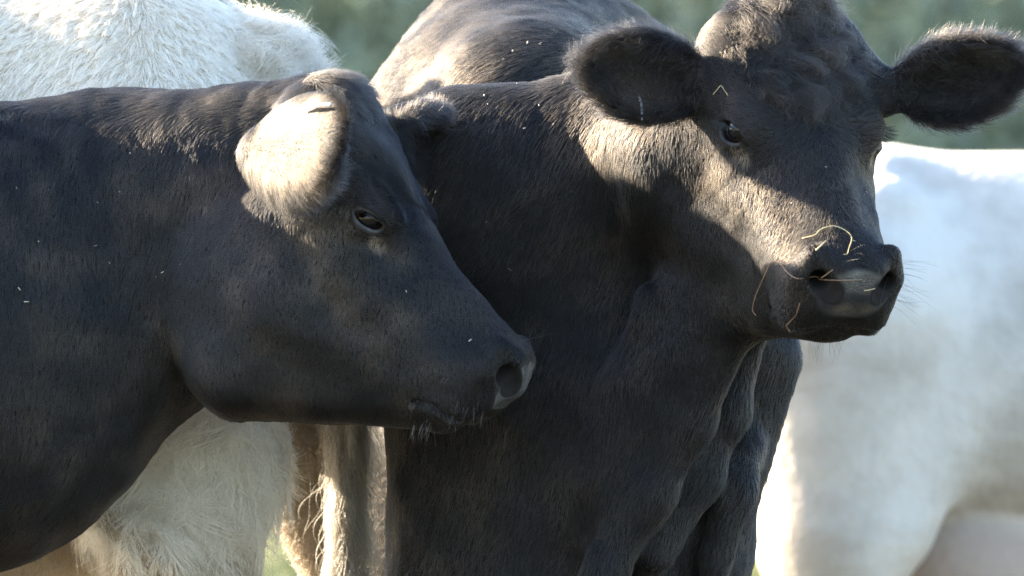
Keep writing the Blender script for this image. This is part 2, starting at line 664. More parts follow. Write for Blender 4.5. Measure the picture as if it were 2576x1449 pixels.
# ------------------------------------------------------------------ cattle head (photo-pixel units in head space)
class Head:
    """origin between the eyes; d along the face towards the nose, n out of the forehead, w to the side nearer the camera's left"""
    def __init__(s, org, yaw, pitch, roll=0.0, wide=1.0, scale=1.0):
        s.o = np.asarray(org, float)
        a, f = math.radians(yaw), math.radians(pitch)
        F = np.array((math.cos(a), -math.sin(a), 0))
        Z = np.array((0, 0, 1.0))
        s.D = F * math.cos(f) - Z * math.sin(f)
        s.N = F * math.sin(f) + Z * math.cos(f)
        s.W = np.array((-math.sin(a), -math.cos(a), 0))
        if roll:
            r = math.radians(roll)
            s.N, s.W = s.N * math.cos(r) + s.W * math.sin(r), s.W * math.cos(r) - s.N * math.sin(r)
        s.k = S * scale
        s.wide = wide
        s.R = np.stack([s.D, s.N, s.W])

    def p(s, d, n, w):
        return s.o + (s.D * d + s.N * n + s.W * w * s.wide) * s.k

    def loc(s, q):
        x = (q - s.o) @ s.R.T / s.k
        x[:, 2] /= s.wide
        return x

    def ell(s, c, r):
        return Ell(s.p(*c), np.array((r[0], r[1], r[2] * s.wide)) * s.k, s.R)

    def cone(s, a, b_, ra, rb, m=1.0, L=None):
        return Cone(s.p(*a), s.p(*b_), ra * s.k, rb * s.k, L, m)

    def eye(s, sg):
        c = s.p(0, 4, 150 * sg)
        o = unit(s.D * 0.38 + s.W * sg * 0.9 + s.N * 0.10)
        t = unit(s.D * 0.93 + s.N * 0.22 - o * ((s.D * 0.93 + s.N * 0.22) @ o))
        return c, o, t

    def ops(s, lid=17):
        K = s.k
        o = []
        u = lambda pr, k: o.append(('u', pr, k * K))
        sub = lambda pr, k: o.append(('s', pr, k * K))
        u(s.ell((-170, 36, 0), (195, 102, 182)), 40)
        u(s.ell((-298, 94, 0), (88, 86, 138)), 80)
        u(s.ell((-40, 6, 0), (205, 74, 158)), 70)
        u(s.cone((60, -28, 0), (440, -50, 0), 86, 76), 60)
        for sg in (1, -1):
            u(s.cone((60, -115, 80 * sg), (410, -112, 52 * sg), 98, 82), 60)
            u(s.ell((-215, 35, 105 * sg), (140, 105, 98)), 70)                           # broad crown
            u(s.ell((-250, 95, 122 * sg), (62, 50, 48)), 34)                             # bumps beside the poll
            u(s.ell((-90, -300, 92 * sg), (205, 285, 102)), 90)
            u(s.cone((-20, -330, 74 * sg), (370, -180, 48 * sg), 128, 78), 80)          # flat of the cheek
            u(s.cone((0, -545, 66 * sg), (415, -234, 30 * sg), 104, 52), 90)
            u(s.cone((-140, -70, 112 * sg), (130, -150, 100 * sg), 62, 52), 70)         # cheek bone
            u(s.cone((70, -168, 142 * sg), (290, -205, 104 * sg), 12, 10), 26)           # facial crest
            u(s.cone((150, -95, 140 * sg), (330, -150, 112 * sg), 6, 5), 14)             # vein
            u(s.ell((-14, -2, 136 * sg), (92, 68, 48)), 60)
            u(s.cone((-80, 42, 138 * sg), (45, 44, 142 * sg), 26, 22), 40)              # brow
        u(s.ell((-60, -370, 0), (190, 250, 125)), 80)
        u(s.ell((438, -96, 0), (104, 108, 114)), 50)
        for sg in (1, -1):
            u(s.ell((450, -134, 68 * sg), (88, 88, 64)), 40)                            # upper lip pads
            u(s.cone((462, 0, 92 * sg), (470, -60, 104 * sg), 26, 30), 40)             # nostril wing
            u(s.cone((500, -12, 40 * sg), (520, -60, 36 * sg), 30, 36), 40)
            u(s.ell((455, -196, 88 * sg), (62, 46, 40)), 30)                            # drooping lip
        u(s.ell((424, -228, 0), (74, 50, 76)), 26)                                      # chin and lower lip
        # mouth line
        pth = [(362, -262, 98), (400, -240, 116), (450, -216, 126), (500, -204, 108), (530, -196, 50), (536, -194, 0)]
        for sg in (1, -1):
            for a, b_ in zip(pth[:-1], pth[1:]):
                sub(s.cone((a[0], a[1], a[2] * sg), (b_[0], b_[1], b_[2] * sg), 6, 6), 12)
        # nostrils
        for sg in (1, -1):
            sub(s.cone((516, 2, 108 * sg), (554, -50, 66 * sg), 18, 29), 12)
            sub(s.cone((540, -32, 86 * sg), (440, -66, 70 * sg), 30, 15), 12)
        # eyes
        for sg in (1, -1):
            c, ov, t = s.eye(sg)
            h = np.cross(t, ov)
            R = np.stack([t, h, ov])
            sub(Ell(c + s.D * 66 * K - s.N * 20 * K + ov * 46 * K, np.array((46, 30, 38)) * K, s.R), 28)    # tear pit
            u(Ell(c, np.array((55, 51, 53)) * K, R), 22)
            sub(Ell(c + ov * 50 * K - h * 3 * K * sg, np.array((47, lid, 46)) * K, R), 5)
            sub(Ell(c, np.array((43, 43, 43)) * K), 2)
        return o


def make_eye(head, sg, parent, gaze=None):
    c, ov, t = head.eye(sg)
    g = unit(gaze if gaze is not None else ov)
    import bmesh
    bm = bmesh.new()
    bmesh.ops.create_uvsphere(bm, u_segments=40, v_segments=24, radius=42 * head.k)
    me = bpy.data.meshes.new('eye')
    bm.to_mesh(me)
    bm.free()
    me.polygons.foreach_set('use_smooth', np.full(len(me.polygons), True))
    me.materials.append(M_eye)
    ob = bpy.data.objects.new('eye', me)
    COL.objects.link(ob)
    ob.location = c
    ob.rotation_euler = Vector(g).to_track_quat('Z', 'Y').to_euler()
    adopt(ob, parent)
    # lashes on the upper lid
    r = np.random.default_rng(int(abs(c[0]) * 9999))
    h = np.cross(t, ov)
    up = h if h[2] > 0 else -h
    n = 70
    pts = np.empty((n, 4, 3), np.float32)
    for i in range(n):
        x = r.uniform(-0.95, 0.85)
        base = c + (t * x * 42 + up * (20 * math.sqrt(1 - x * x * 0.9)) + ov * (48 - 14 * x * x)) * head.k
        L = r.uniform(26, 44) * head.k
        dv = unit(ov * 0.8 + t * (x * 0.5 + r.normal(0, .15)) - up * 0.25)
        for j, q in enumerate((0, .33, .66, 1)):
            pts[i, j] = base + dv * L * q + up * L * 0.25 * q * q
    rad = np.tile(np.array((0.00022, 0.0002, 0.00016, 0.00006)), (n, 1))
    lc = link_curves('eyelashes', parent, M_lash, pts, rad, np.zeros(n))
    return ob

def Q(u, v, y=0.0):
    return P(u, v, y * S)


def econe(u0, v0, y0, r0, u1, v1, y1, r1, m=0.6, L=(0, 1, 0)):
    return Cone(Q(u0, v0, y0), Q(u1, v1, y1), r0 * S, r1 * S, L, m)


def leg_ops(o, top, foot, r0, r1, r2, back=0.0):
    """shoulder/hip -> knee/hock -> fetlock -> hoof"""
    top, foot = np.asarray(top), np.asarray(foot)
    knee = top * 0.42 + foot * 0.58 + np.array((back, 0, 0))
    fet = np.array((foot[0], foot[1], 0.11))
    o.append(('u', Cone(top, knee, r0, r1), 0.05))
    o.append(('u', Cone(knee, fet, r1 * 0.95, r2), 0.03))
    o.append(('u', Cone(fet, np.array((foot[0] + 0.03, foot[1], 0.035)), r2 * 1.1, r2 * 1.25), 0.02))


def finish_body(name, ops, X, Y, Z, mat, parent, bare_fn, sm=3, relief=None):
    v, f = build_surface(ops, X, Y, Z)
    v = smooth(v, f, sm)
    n = vert_normals(v, f)
    if relief is not None:          # muscle, vein and skin-fold relief
        v = v + n * relief(v)[:, None]
        n = vert_normals(v, f)
    ob = link_mesh(name, v, f, mat, None, {'bare': bare_fn(v)})
    adopt(ob, parent)
    return v, f, n, ob


# ------------------------------------------------------------------ black cow in profile (left)
cowA = thing('cow', 'black cow seen in profile, looking right, with one sunlit ear', 'cow', (-1.6, 0.1, 0))
hA = Head(Q(968, 553, 0), 18, 44, wide=0.92)
opsA = []
ua = lambda pr, k: opsA.append(('u', pr, k * S))
# barrel, shoulder, neck
ua(econe(-2600, 900, 300, 640, -700, 905, 300, 660, 0.58), 60)
ua(econe(-700, 905, 300, 640, -150, 870, 305, 590, 0.60), 160)
ua(econe(-150, 820, 320, 545, 300, 650, 355, 405, 0.60), 130)
ua(econe(330, 640, 355, 392, 620, 560, 245, 310, 0.60), 110)
ua(econe(600, 500, 218, 262, 760, 420, 150, 220, 0.60), 110)
ua(Cone(Q(370, 800, 200), Q(-20, 1090, 300), 110 * S, 170 * S, (0, 1, 0), 0.6), 120)   # throat and brisket line
opsA += hA.ops(lid=18)
# legs
for (tx, ty, fx) in ((-0.98, 0.33, -0.95), (-0.98, 0.01, -1.0), (-2.15, 0.34, -2.2), (-2.15, 0.02, -2.25)):
    leg_ops(opsA, (tx, ty, 0.62), (fx, ty, 0.0), 0.115, 0.062, 0.042)
earA1 = Ear(Q(628, 385, -150), (0.62, -0.74, 0.05), (0.78, 0.62, -0.30), 365 * S, 256 * S, 0.10)
earA2 = Ear(hA.p(-195, 50, -110), (0.56, 0.78, 0.14), (0.62, -0.35, -0.35), 330 * S, 200 * S, 0.20)
ua(Cone(hA.p(-175, 40, 95), earA1.base + earA1.L * 0.02, 56 * S, 38 * S), 50)
opsA.append(('u', earA1, 14 * S))
ua(Cone(hA.p(-175, 55, -95), earA2.base + earA2.L * 0.03, 58 * S, 44 * S), 40)
opsA.append(('u', earA2, 14 * S))

XA = axis_coords(-3.15, 0.12, *(Q(380, 0)[0], Q(1385, 0)[0]), VOX, 0.03)
YA = axis_coords(-0.55, 0.62, -0.29, 0.20, VOX * 1.08, 0.03)
ZA = axis_coords(-0.02, 1.45, *(Q(0, 1110)[2], Q(0, 130)[2]), VOX, 0.03)


def bare_nose(h, k=1.0):
    def f(v):
        q = h.loc(v)
        d = np.sqrt(((q[:, 0] - 548) / 62) ** 2 + ((q[:, 1] + 62) / 78) ** 2 + (q[:, 2] / 92) ** 2)
        m = 1 - sstep(0.8, 1.08, d / k)
        for sg in (1, -1):          # shade inside the nostrils painted in: black hide replaces leather
            n1 = h.cone((516, 2, 108 * sg), (554, -50, 66 * sg), 18, 29)(v.astype(np.float32))
            n2 = h.cone((540, -32, 86 * sg), (440, -66, 70 * sg), 30, 15)(v.astype(np.float32))
            m = m * sstep(8, 15, np.minimum(n1, n2) / h.k)
        for sg in (1, -1):          # moist eyelid margins
            c, ov, t = h.eye(sg)
            e = np.linalg.norm(v - c, axis=1) / h.k
            m = np.maximum(m, 0.9 * (1 - sstep(50, 60, e)))
        return m
    return f




def relief_A(v):
    q = hA.loc(v)
    quiet = 1 - 0.8 * sstep(380, 480, q[:, 0]) * sstep(-260, -200, q[:, 1])
    for sg in (1, -1):
        quiet = quiet * (1 - near(v, hA.eye(sg)[0], np.full(3, 0.06)))
    r = 0.0020 * vnoise(v, 17, 2) + 0.0010 * vnoise(v, 48, 3)
    u = v[:, 0] / S + 1288
    w = 724.5 - (v[:, 2] - CZ) / S
    ph = (u + 0.42 * w) / 52 + 1.4 * vnoise(v, 7, 4)
    fold = near(v, Q(400, 640, 150), np.array((0.13, 0.3, 0.26))) + near(v, Q(330, 1010, 250), np.array((0.16, 0.3, 0.13)))
    return r * quiet + fold * 0.0035 * np.sin(ph)


vA, fA, nA, bodyA = finish_body('body', opsA, XA, YA, ZA, M_sheen_hide, cowA, bare_nose(hA, 1.12), relief=relief_A)

# ------------------------------------------------------------------ black cow facing the camera (right)
YB, BY = -0.04, -70       # the facing cow stands this much deeper


def QB(u, v, y=0.0):
    return Q(u, v, y + BY)


cowB = thing('cow', 'black cow facing the camera, large ears spread, straw on its nose', 'cow', (0.1, 0.9, 0))
hB = Head(Q(2020, 335, YB / S), 71, 42, roll=-1.5, wide=1.11, scale=0.995)
opsB = []
ub = lambda pr, k: opsB.append(('u', pr, k * S))
# barrel running away from the camera, shoulders, neck
ub(Cone(QB(1420, 690, 3700), QB(1400, 690, 2050), 820 * S, 760 * S, (1, 0, 0), 0.80), 60)
ub(Cone(QB(1390, 690, 1950), QB(1390, 700, 1330), 640 * S, 470 * S, (1, 0, 0), 0.86), 160)
ub(Cone(QB(1300, 230, 1900), QB(1340, 330, 1200), 310 * S, 300 * S), 200)               # withers
ub(Cone(QB(1175, 430, 1600), QB(1180, 640, 1450), 335 * S, 320 * S), 160)               # shoulder
SLAB = (0.24, 0.94, 0.24)                                                                  # the neck is a flat slab
ub(Cone(QB(1260, 640, 655), QB(1690, 535, 535), 455 * S, 372 * S, SLAB, 0.55), 70)
ub(Cone(QB(1680, 480, 525), QB(1815, 405, 300), 330 * S, 250 * S, SLAB, 0.66), 100)
ub(Cone(QB(1790, 400, 300), QB(1910, 300, 160), 245 * S, 200 * S), 120)
ub(Cone(QB(1500, 1000, 680), QB(1440, 1500, 740), 330 * S, 330 * S), 160)               # chest
ub(Cone(QB(1230, 850, 900), QB(1200, 1450, 940), 262 * S, 240 * S), 180)               # near shoulder
ub(Cone(QB(1870, 900, 760), QB(1705, 1500, 760), 150 * S, 130 * S), 120)               # other shoulder
ub(Cone(QB(1790, 790, 260), QB(1560, 1260, 430), 95 * S, 120 * S), 130)                 # dewlap
ub(Cone(QB(1180, 750, 3300), QB(1130, 1500, 3300), 430 * S, 330 * S), 120)               # haunch
# skin folds of the dewlap and chest
for pl in ([(1838, 850, 200), (1740, 1060, 260), (1640, 1250, 280), (1520, 1449, 310), (1450, 1600, 330)],
           [(1880, 860, 480), (1830, 1040, 460), (1760, 1200, 430), (1650, 1400, 390)],
           [(1885, 1130, 620), (1850, 1230, 540), (1800, 1420, 520)],
           [(1640, 760, 300), (1590, 960, 320), (1490, 1200, 340)]):
    for (a, b_) in zip(pl[:-1], pl[1:]):
        ub(Cone(QB(*a), QB(*b_), 40 * S, 46 * S), 70)
opsB += hB.ops(lid=26)
for (ux, yy) in ((1230, 950), (1700, 860), (1250, 3100), (1650, 3100)):
    t_ = QB(ux, 1380, yy)
    leg_ops(opsB, t_, (t_[0], t_[1], 0), 0.115, 0.062, 0.044)
earB1 = Ear(QB(1806, 230, 25), (-0.95, -0.02, 0.20), (0.28, -0.93, -0.12), 318 * S, 204 * S, 0.18)
earB2 = Ear(QB(2222, 236, 130), (0.94, -0.10, 0.20), (-0.10, -0.95, -0.22), 335 * S, 204 * S, 0.18)
ub(Cone(hB.p(-190, 40, 110), earB1.base - earB1.O * 0.010, 80 * S, 60 * S), 50)
opsB.append(('u', earB1, 14 * S))
ub(Cone(hB.p(-190, 40, -110), earB2.base - earB2.O * 0.010, 80 * S, 60 * S), 50)
opsB.append(('u', earB2, 14 * S))

XB = axis_coords(-0.6, 0.95, *(QB(1440, 0)[0], QB(2590, 0)[0]), VOX, 0.03)
YBc = axis_coords(-0.55, 2.8, -0.42, 0.18, VOX * 1.08, 0.03)
ZB = axis_coords(-0.02, 1.75, *(QB(0, 870)[2], QB(0, -40)[2]), VOX, 0.03)


def relief_B(v):
    q = hB.loc(v)
    quiet = 1 - 0.8 * sstep(380, 480, q[:, 0]) * sstep(-260, -200, q[:, 1])
    for sg in (1, -1):
        quiet = quiet * (1 - near(v, hB.eye(sg)[0], np.full(3, 0.06)))
    r = 0.0020 * vnoise(v, 17, 12) + 0.0010 * vnoise(v, 48, 13)
    u = v[:, 0] / S + 1288
    w = 724.5 - (v[:, 2] - CZ) / S
    ph = (u - 0.05 * w) / 40 + 1.6 * vnoise(v, 6, 14)
    fold = near(v, QB(1640, 600, 200), np.array((0.10, 0.3, 0.22)))                     # creases of the turned neck
    ph2 = (u + 0.45 * w) / 46 + 1.8 * vnoise(v, 6, 15)
    fold2 = near(v, QB(1680, 1150, 350), np.array((0.2, 0.4, 0.24)))                    # slack skin of the brisket
    return r * quiet + fold * 0.003 * np.sin(ph) + fold2 * 0.0035 * np.sin(ph2)


vB, fB, nB, bodyB = finish_body('body', opsB, XB, YBc, ZB, M_black_hide, cowB, bare_nose(hB), relief=relief_B)


# ------------------------------------------------------------------ cream cow standing behind, rump to the right
cowC = thing('cow', 'cream shaggy cow standing behind the profile cow, rump towards the right', 'cow', (-1.6, 0.68, 0))
opsC = []
uc = lambda pr, k: opsC.append(('u', pr, k * S))
YC = 1200
uc(Cone(Q(-2500, 520, YC), Q(-300, 520, YC), 640 * S, 650 * S, (0, 1, 0), 0.68), 60)
uc(Ell(Q(300, 470, YC), np.array((470, 455, 580)) * S), 200)
uc(Cone(Q(470, 330, YC), Q(610, 245, YC), 290 * S, 165 * S), 120)                     # tail head
uc(Cone(Q(380, 560, YC - 200), Q(440, 1150, YC - 240), 350 * S, 255 * S), 160)        # near thigh
uc(Cone(Q(440, 1150, YC - 240), Q(455, 1480, YC - 240), 250 * S, 190 * S), 120)
uc(Cone(Q(455, 1480, YC - 240), Q(520, 1800, YC - 240), 180 * S, 95 * S), 80)
uc(Cone(Q(520, 1800, YC - 240), Q(500, 2200, YC - 240), 80 * S, 62 * S), 60)
uc(Cone(Q(480, 700, YC + 230), Q(712, 1130, YC + 250), 280 * S, 112 * S), 100)        # far thigh, leg set back
uc(Cone(Q(712, 1130, YC + 250), Q(850, 1500, YC + 250), 104 * S, 60 * S), 60)
uc(Cone(Q(850, 1500, YC + 250), Q(830, 2150, YC + 250), 60 * S, 56 * S), 50)
uc(Ell(Q(60, 1330, YC + 30), np.array((240, 190, 200)) * S), 60)                      # udder and belly fold
for tx, ty in ((-2.4, -0.18), (-2.4, 0.18)):
    leg_ops(opsC, (tx, YC * S + ty, 0.60), (tx, YC * S + ty, 0), 0.12, 0.065, 0.045)
# skin fold across the thigh
for pl in ([(200, 1255, YC - 500), (330, 1330, YC - 505), (480, 1420, YC - 460)],):
    for a, b_ in zip(pl[:-1], pl[1:]):
        uc(Cone(Q(*a), Q(*b_), 30 * S, 34 * S), 60)
XC = axis_coords(-3.3, 0.05, Q(-30, 0, YC)[0], Q(860, 0, YC)[0], 0.007, 0.04)
YCc = axis_coords(0.15, 1.4, 0.26, 0.95, 0.008, 0.04)
ZC = axis_coords(-0.03, 1.6, Q(0, 1470, YC)[2], Q(0, -30, YC)[2], 0.007, 0.04)
vC, fC, nC, bodyC = finish_body('body', opsC, XC, YCc, ZC, M_cream_hide, cowC, lambda v: np.zeros(len(v)))

# ------------------------------------------------------------------ white cow further back on the right
cowD = thing('cow', 'white cow out of focus in the background on the right', 'cow', (1.6, 3.2, 0))
opsD = []
ud = lambda pr, k: opsD.append(('u', pr, k * S))
YD, KD = 5600, 1.266
ud(Cone(Q(2150, 850, YD), Q(3700, 850, YD), 590 * S, 600 * S, (0, 1, 0), 0.66), 60)
ud(Cone(Q(2010, 640, YD), Q(2120, 680, YD), 300 * S, 370 * S), 160)
ud(Cone(Q(2120, 820, YD - 200), Q(2100, 1330, YD - 260), 420 * S, 250 * S), 140)
ud(Cone(Q(2100, 1330, YD - 260), Q(2110, 1950, YD - 260), 235 * S, 90 * S), 90)
ud(Cone(Q(2060, 820, YD + 250), Q(2160, 1350, YD + 280), 400 * S, 230 * S), 140)
ud(Cone(Q(2160, 1350, YD + 280), Q(2130, 1950, YD + 280), 220 * S, 90 * S), 90)
ud(Ell(Q(2460, 1450, YD + 20), np.array((290, 240, 250)) * S), 40)
ud(Ell(Q(2230, 520, YD - 330), np.array((90, 60, 70)) * S), 90)                        # hip bone
ud(Cone(Q(2420, 900, YD - 250), Q(2290, 1330, YD - 330), 120 * S, 60 * S), 160)
for tx in (2.55, ):
    for ty in (-0.16, 0.16):
        leg_ops(opsD, (tx, YD * S + ty, 0.6), (tx, YD * S + ty, 0), 0.12, 0.065, 0.045)
for tx, ty in ((Q(2110, 0, YD)[0], YD * S - 0.148), (Q(2130, 0, YD)[0], YD * S + 0.16)):
    leg_ops(opsD, (tx, ty, 0.45), (tx, ty, 0), 0.075, 0.06, 0.045)
# neck and head beyond the frame
ud(Cone(Q(3600, 800, YD), Q(4050, 560, YD), 430 * S, 290 * S, (0, 1, 0), 0.6), 160)
ud(Cone(Q(4120, 440, YD), Q(4480, 760, YD), 190 * S, 110 * S), 120)
XD = axis_coords(0.2, 3.1, 0.4, 1.2, 0.012, 0.03)
YDc = axis_coords(2.5, 3.9, 2.6, 3.7, 0.014, 0.03)
ZD = axis_coords(-0.03, 1.55, 0.4, 1.3, 0.012, 0.03)


def dusty_white(name):
    m, nt, bs, out = new_mat(name)
    tc = N(nt, 'ShaderNodeTexCoord')
    n1 = N(nt, 'ShaderNodeTexNoise', i_Scale=5.0, i_Detail=6.0, i_Roughness=0.6)
    n2 = N(nt, 'ShaderNodeTexNoise', i_Scale=45.0, i_Detail=4.0)
    nt.links.new(tc.outputs['Object'], n1.inputs['Vector'])
    nt.links.new(tc.outputs['Object'], n2.inputs['Vector'])
    r = ramp(nt, [(0.36, (0.36, 0.315, 0.265)), (0.60, (0.52, 0.475, 0.42))])
    nt.links.new(n1.outputs['Fac'], r.inputs['Fac'])
    at = N(nt, 'ShaderNodeAttribute', attribute_name='bare')        # bare tan udder
    mx = N(nt, 'ShaderNodeMix', data_type='RGBA')
    nt.links.new(at.outputs['Fac'], mx.inputs['Factor'])
    nt.links.new(r.outputs['Color'], mx.inputs['A'])
    mx.inputs['B'].default_value = (0.36, 0.27, 0.21, 1)
    nt.links.new(mx.outputs['Result'], bs.inputs['Base Color'])
    bs.inputs['Roughness'].default_value = 0.75
    bs.inputs['Sheen Weight'].default_value = 0.25
    bp = N(nt, 'ShaderNodeBump', i_Strength=0.4, i_Distance=0.01)
    nt.links.new(n2.outputs['Fac'], bp.inputs['Height'])
    nt.links.new(bp.outputs['Normal'], bs.inputs['Normal'])
    return m


M_white = dusty_white('white_coat')
vD, fD, nD, bodyD = finish_body('body', opsD, XD, YDc, ZD, M_white, cowD, lambda v: np.minimum(1, 2.2 * near(v, Q(2480, 1480, YD), np.array((0.26, 0.4, 0.20)))))


# ------------------------------------------------------------------ coats
def ear_mask(ear, p):
    q = ear.warp(p.astype(np.float32))
    d = np.sqrt(((q / (ear.r * np.array((1.10, 1.12, 1.6), np.float32))) ** 2).sum(1))
    root_fade = sstep(-0.95, -0.55, q[:, 0] / ear.r[0])
    return (1 - sstep(0.94, 1.08, d)) * root_fade, q


def head_coat(h, ears, body_dir, base_len, ear_tint, poll_len=0.040, body_tint=None):
    """length, direction and tint over a whole black cow"""
    org = h.o

    def wf(p):          # 1 on the head, 0 on neck and body
        q = h.loc(p)
        return (1 - sstep(-330, -230, -q[:, 0])) * 0 + sstep(-360, -200, q[:, 0]) * (1 - sstep(560, 700, -q[:, 1])) * (1 - sstep(230, 300, np.abs(q[:, 2])))

    def length(p, n):
        q = h.loc(p)
        w = wf(p)
        L = base_len(p) * (1 - w) + 0.0085 * w
        fore = near(q, np.array((-60, 110, 0)), np.array((220, 150, 220)))
        L = L + fore * 0.020
        poll = near(q, np.array((-330, 175, 0)), np.array((190, 190, 190)))
        L = L * (1 - np.minimum(poll * 1.6, 1)) + np.minimum(poll * 1.6, 1) * poll_len
        # short round the eyes and towards the nose, none on the leather
        for sg in (1, -1):
            ed = near(q, np.array((0, 0, 185 * sg)), np.array((95, 75, 80)))
            L = L * (1 - 0.75 * ed)
            c, ov, t = h.eye(sg)
            hh = np.cross(t, ov)
            e = p - c
            x, y_, z = e @ t / h.k, e @ hh / h.k, e @ ov / h.k
            L = np.where((np.abs(x) < 47) & (np.abs(y_) < 24) & (z > 10) & (z < 70), 0, L)
        L = L * (1 - 0.45 * sstep(330, 480, q[:, 0]) * w)
        bn = np.sqrt(((q[:, 0] - 548) / 66) ** 2 + ((q[:, 1] + 62) / 80) ** 2 + (q[:, 2] / 94) ** 2)
        L = np.where(bn < 1.0, 0, L)
        for sg in (1, -1):          # nothing grows inside the nostrils
            n1 = h.cone((516, 2, 108 * sg), (554, -50, 66 * sg), 18, 29)(p.astype(np.float32))
            n2 = h.cone((540, -32, 86 * sg), (440, -66, 70 * sg), 30, 15)(p.astype(np.float32))
            L = np.where(np.minimum(n1, n2) < 5 * h.k, 0, L)
        chin = near(q, np.array((440, -250, 0)), np.array((110, 60, 110)))
        L = L + chin * 0.010
        for er in ears:
            m, eq = ear_mask(er, p)
            rim = sstep(0.55, 0.95, np.sqrt((eq[:, 0] / er.r[0]) ** 2 + (eq[:, 1] / er.r[1]) ** 2))
            inside = (n @ er.O > 0.1)
            low = sstep(-0.2, 0.9, -(er.W[2] * eq[:, 1]) / er.r[1])
            L = L * (1 - m) + m * np.where(inside, 0.022 + 0.008 * rim, 0.0055 + 0.008 * rim * rim + 0.026 * low * rim)
        return L

    def direction(p, n):
        q = h.loc(p)
        w = wf(p)
        d0 = body_dir(p, n)
        d0 = d0 / (np.linalg.norm(d0, axis=1)[:, None] + 1e-9)
        # whorl between the eyes: hair runs away from it
        rd = np.stack([q[:, 0] - 40, 0 * q[:, 0], q[:, 2]], 1)
        rd = rd / (np.linalg.norm(rd, axis=1)[:, None] + 1e-6)
        side = np.tile(np.array((0.62, -0.75, 0.0)), (len(p), 1))
        top = sstep(-60, 40, q[:, 1])[:, None] * (1 - sstep(150, 330, q[:, 0]))[:, None]
        dl = side * (1 - top) + rd * top
        dw = dl @ h.R
        out = d0 * (1 - w[:, None]) + dw * w[:, None]
        poll = np.minimum(1.6 * near(q, np.array((-330, 175, 0)), np.array((170, 170, 180))), 1)[:, None]
        out = out * (1 - poll) + poll * (h.D * 0.75 - h.N * 0.1)
        for er in ears:
            m, eq = ear_mask(er, p)
            ed = er.L[None, :] * (0.55 + 0.25 * eq[:, 0:1] / er.r[0]) + er.W[None, :] * (eq[:, 1:2] / er.r[1]) * 0.9
            out = out * (1 - m[:, None]) + ed * m[:, None]
        return out

    def tint(p, n):
        q = h.loc(p)
        w = wf(p)
        T = 0.05 * sstep(0.0, 0.6, vnoise(p, 5.0, 8)) * (1 - 0.6 * w) + (0 if body_tint is None else body_tint(p, n) * (1 - w))
        poll = near(q, np.array((-330, 175, 0)), np.array((190, 190, 190)))
        T = T + 0.04 * poll
        for sg in (1, -1):          # pale inner eye corner, sunlight on it painted into the tint
            T = T + 0.45 * np.minimum(1, 1.6 * near(q, np.array((64, -22, 160 * sg)), np.array((36, 28, 50))))
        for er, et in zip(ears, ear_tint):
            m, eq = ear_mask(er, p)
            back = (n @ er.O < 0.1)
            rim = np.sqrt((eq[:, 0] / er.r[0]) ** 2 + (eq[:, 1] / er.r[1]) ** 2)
            T = T * (1 - m) + m * np.where(back, et * (1 - 0.9 * sstep(0.62, 0.92, rim + 0.12 * vnoise(p, 60, 4))), 0.0)  # sunlight on the ear back painted as a paler centre
        return T

    def density(p, n):
        q = h.loc(p)
        w = wf(p)
        D = 1.0 + 0.9 * w
        for er in ears:
            m, eq = ear_mask(er, p)
            D = D + m * 1.6
        return D
    return length, direction, tint, density


dirA = guides([
    (Q(100, 500, 200), V(-0.15, 1.0, 0), 0.2), (Q(100, 900, 100), V(-0.1, 1.0), 0.2), (Q(100, 1300, 100), V(-0.3, 1), 0.2),
    (Q(400, 500, 100), V(-0.2, 1.0), 0.15), (Q(330, 850, 100), V(-0.1, 1.0), 0.15),
    (Q(100, 255, 350), V(-1.0, 0.25), 0.07), (Q(350, 250, 250), V(-1.0, 0.25), 0.07), (Q(600, 240, 100), V(-1.0, 0.1), 0.07),
    (Q(470, 700, 60), V(-0.25, 1.0), 0.10),
])
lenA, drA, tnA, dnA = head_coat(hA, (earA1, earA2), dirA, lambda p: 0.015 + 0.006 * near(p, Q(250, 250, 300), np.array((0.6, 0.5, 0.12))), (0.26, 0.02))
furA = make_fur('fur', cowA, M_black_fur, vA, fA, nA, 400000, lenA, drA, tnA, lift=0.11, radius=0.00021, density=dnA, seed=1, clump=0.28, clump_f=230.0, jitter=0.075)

dirB = guides([
    (QB(1200, 400, 400), V(-0.5, 1.0, 0), 0.2), (QB(1450, 300, 250), V(-0.5, 0.9), 0.2), (QB(1400, 700, 100), V(-0.25, 1), 0.2),
    (QB(1650, 500, 0), V(-0.1, 1.0), 0.15), (QB(1500, 1100, 150), V(-0.2, 1.0), 0.2), (QB(1800, 1100, 300), V(-0.35, 1.0), 0.2),
    (QB(1000, 150, 1000), V(-0.9, 0.5, -0.1), 0.25), (QB(1250, 60, 1200), V(-0.9, 0.35, -0.1), 0.25), (QB(1100, 50, 1500), V(-0.9, 0.4, -0.1), 0.25), (QB(1500, 90, 500), V(-0.7, 0.0, 0.7), 0.12),
    (QB(1700, 100, 250), V(-0.7, -0.3, 0.7), 0.1), (QB(1500, 0, 2500), V(-0.9, 0.3, 0.0), 0.4),
])
crestB = QB(1560, 90, 420)
lenB, drB, tnB, dnB = head_coat(hB, (earB1, earB2), dirB, lambda p: 0.015 + 0.022 * near(p, crestB, np.array((0.24, 0.40, 0.10))), (0.05, 0.02), poll_len=0.03,
                                body_tint=lambda p, n: 0.06 * sstep(CZ + 0.22, CZ + 0.36, p[:, 2]) * sstep(0.25, 0.6, p[:, 1]))
furB = make_fur('fur', cowB, M_black_fur, vB, fB, nB, 520000, lenB, drB, tnB, lift=0.11, radius=0.00021, density=lambda p, n: dnB(p, n) * (1 - 0.85 * sstep(0.95, 1.35, p[:, 1])), seed=2, clump=0.28, clump_f=230.0, jitter=0.075)

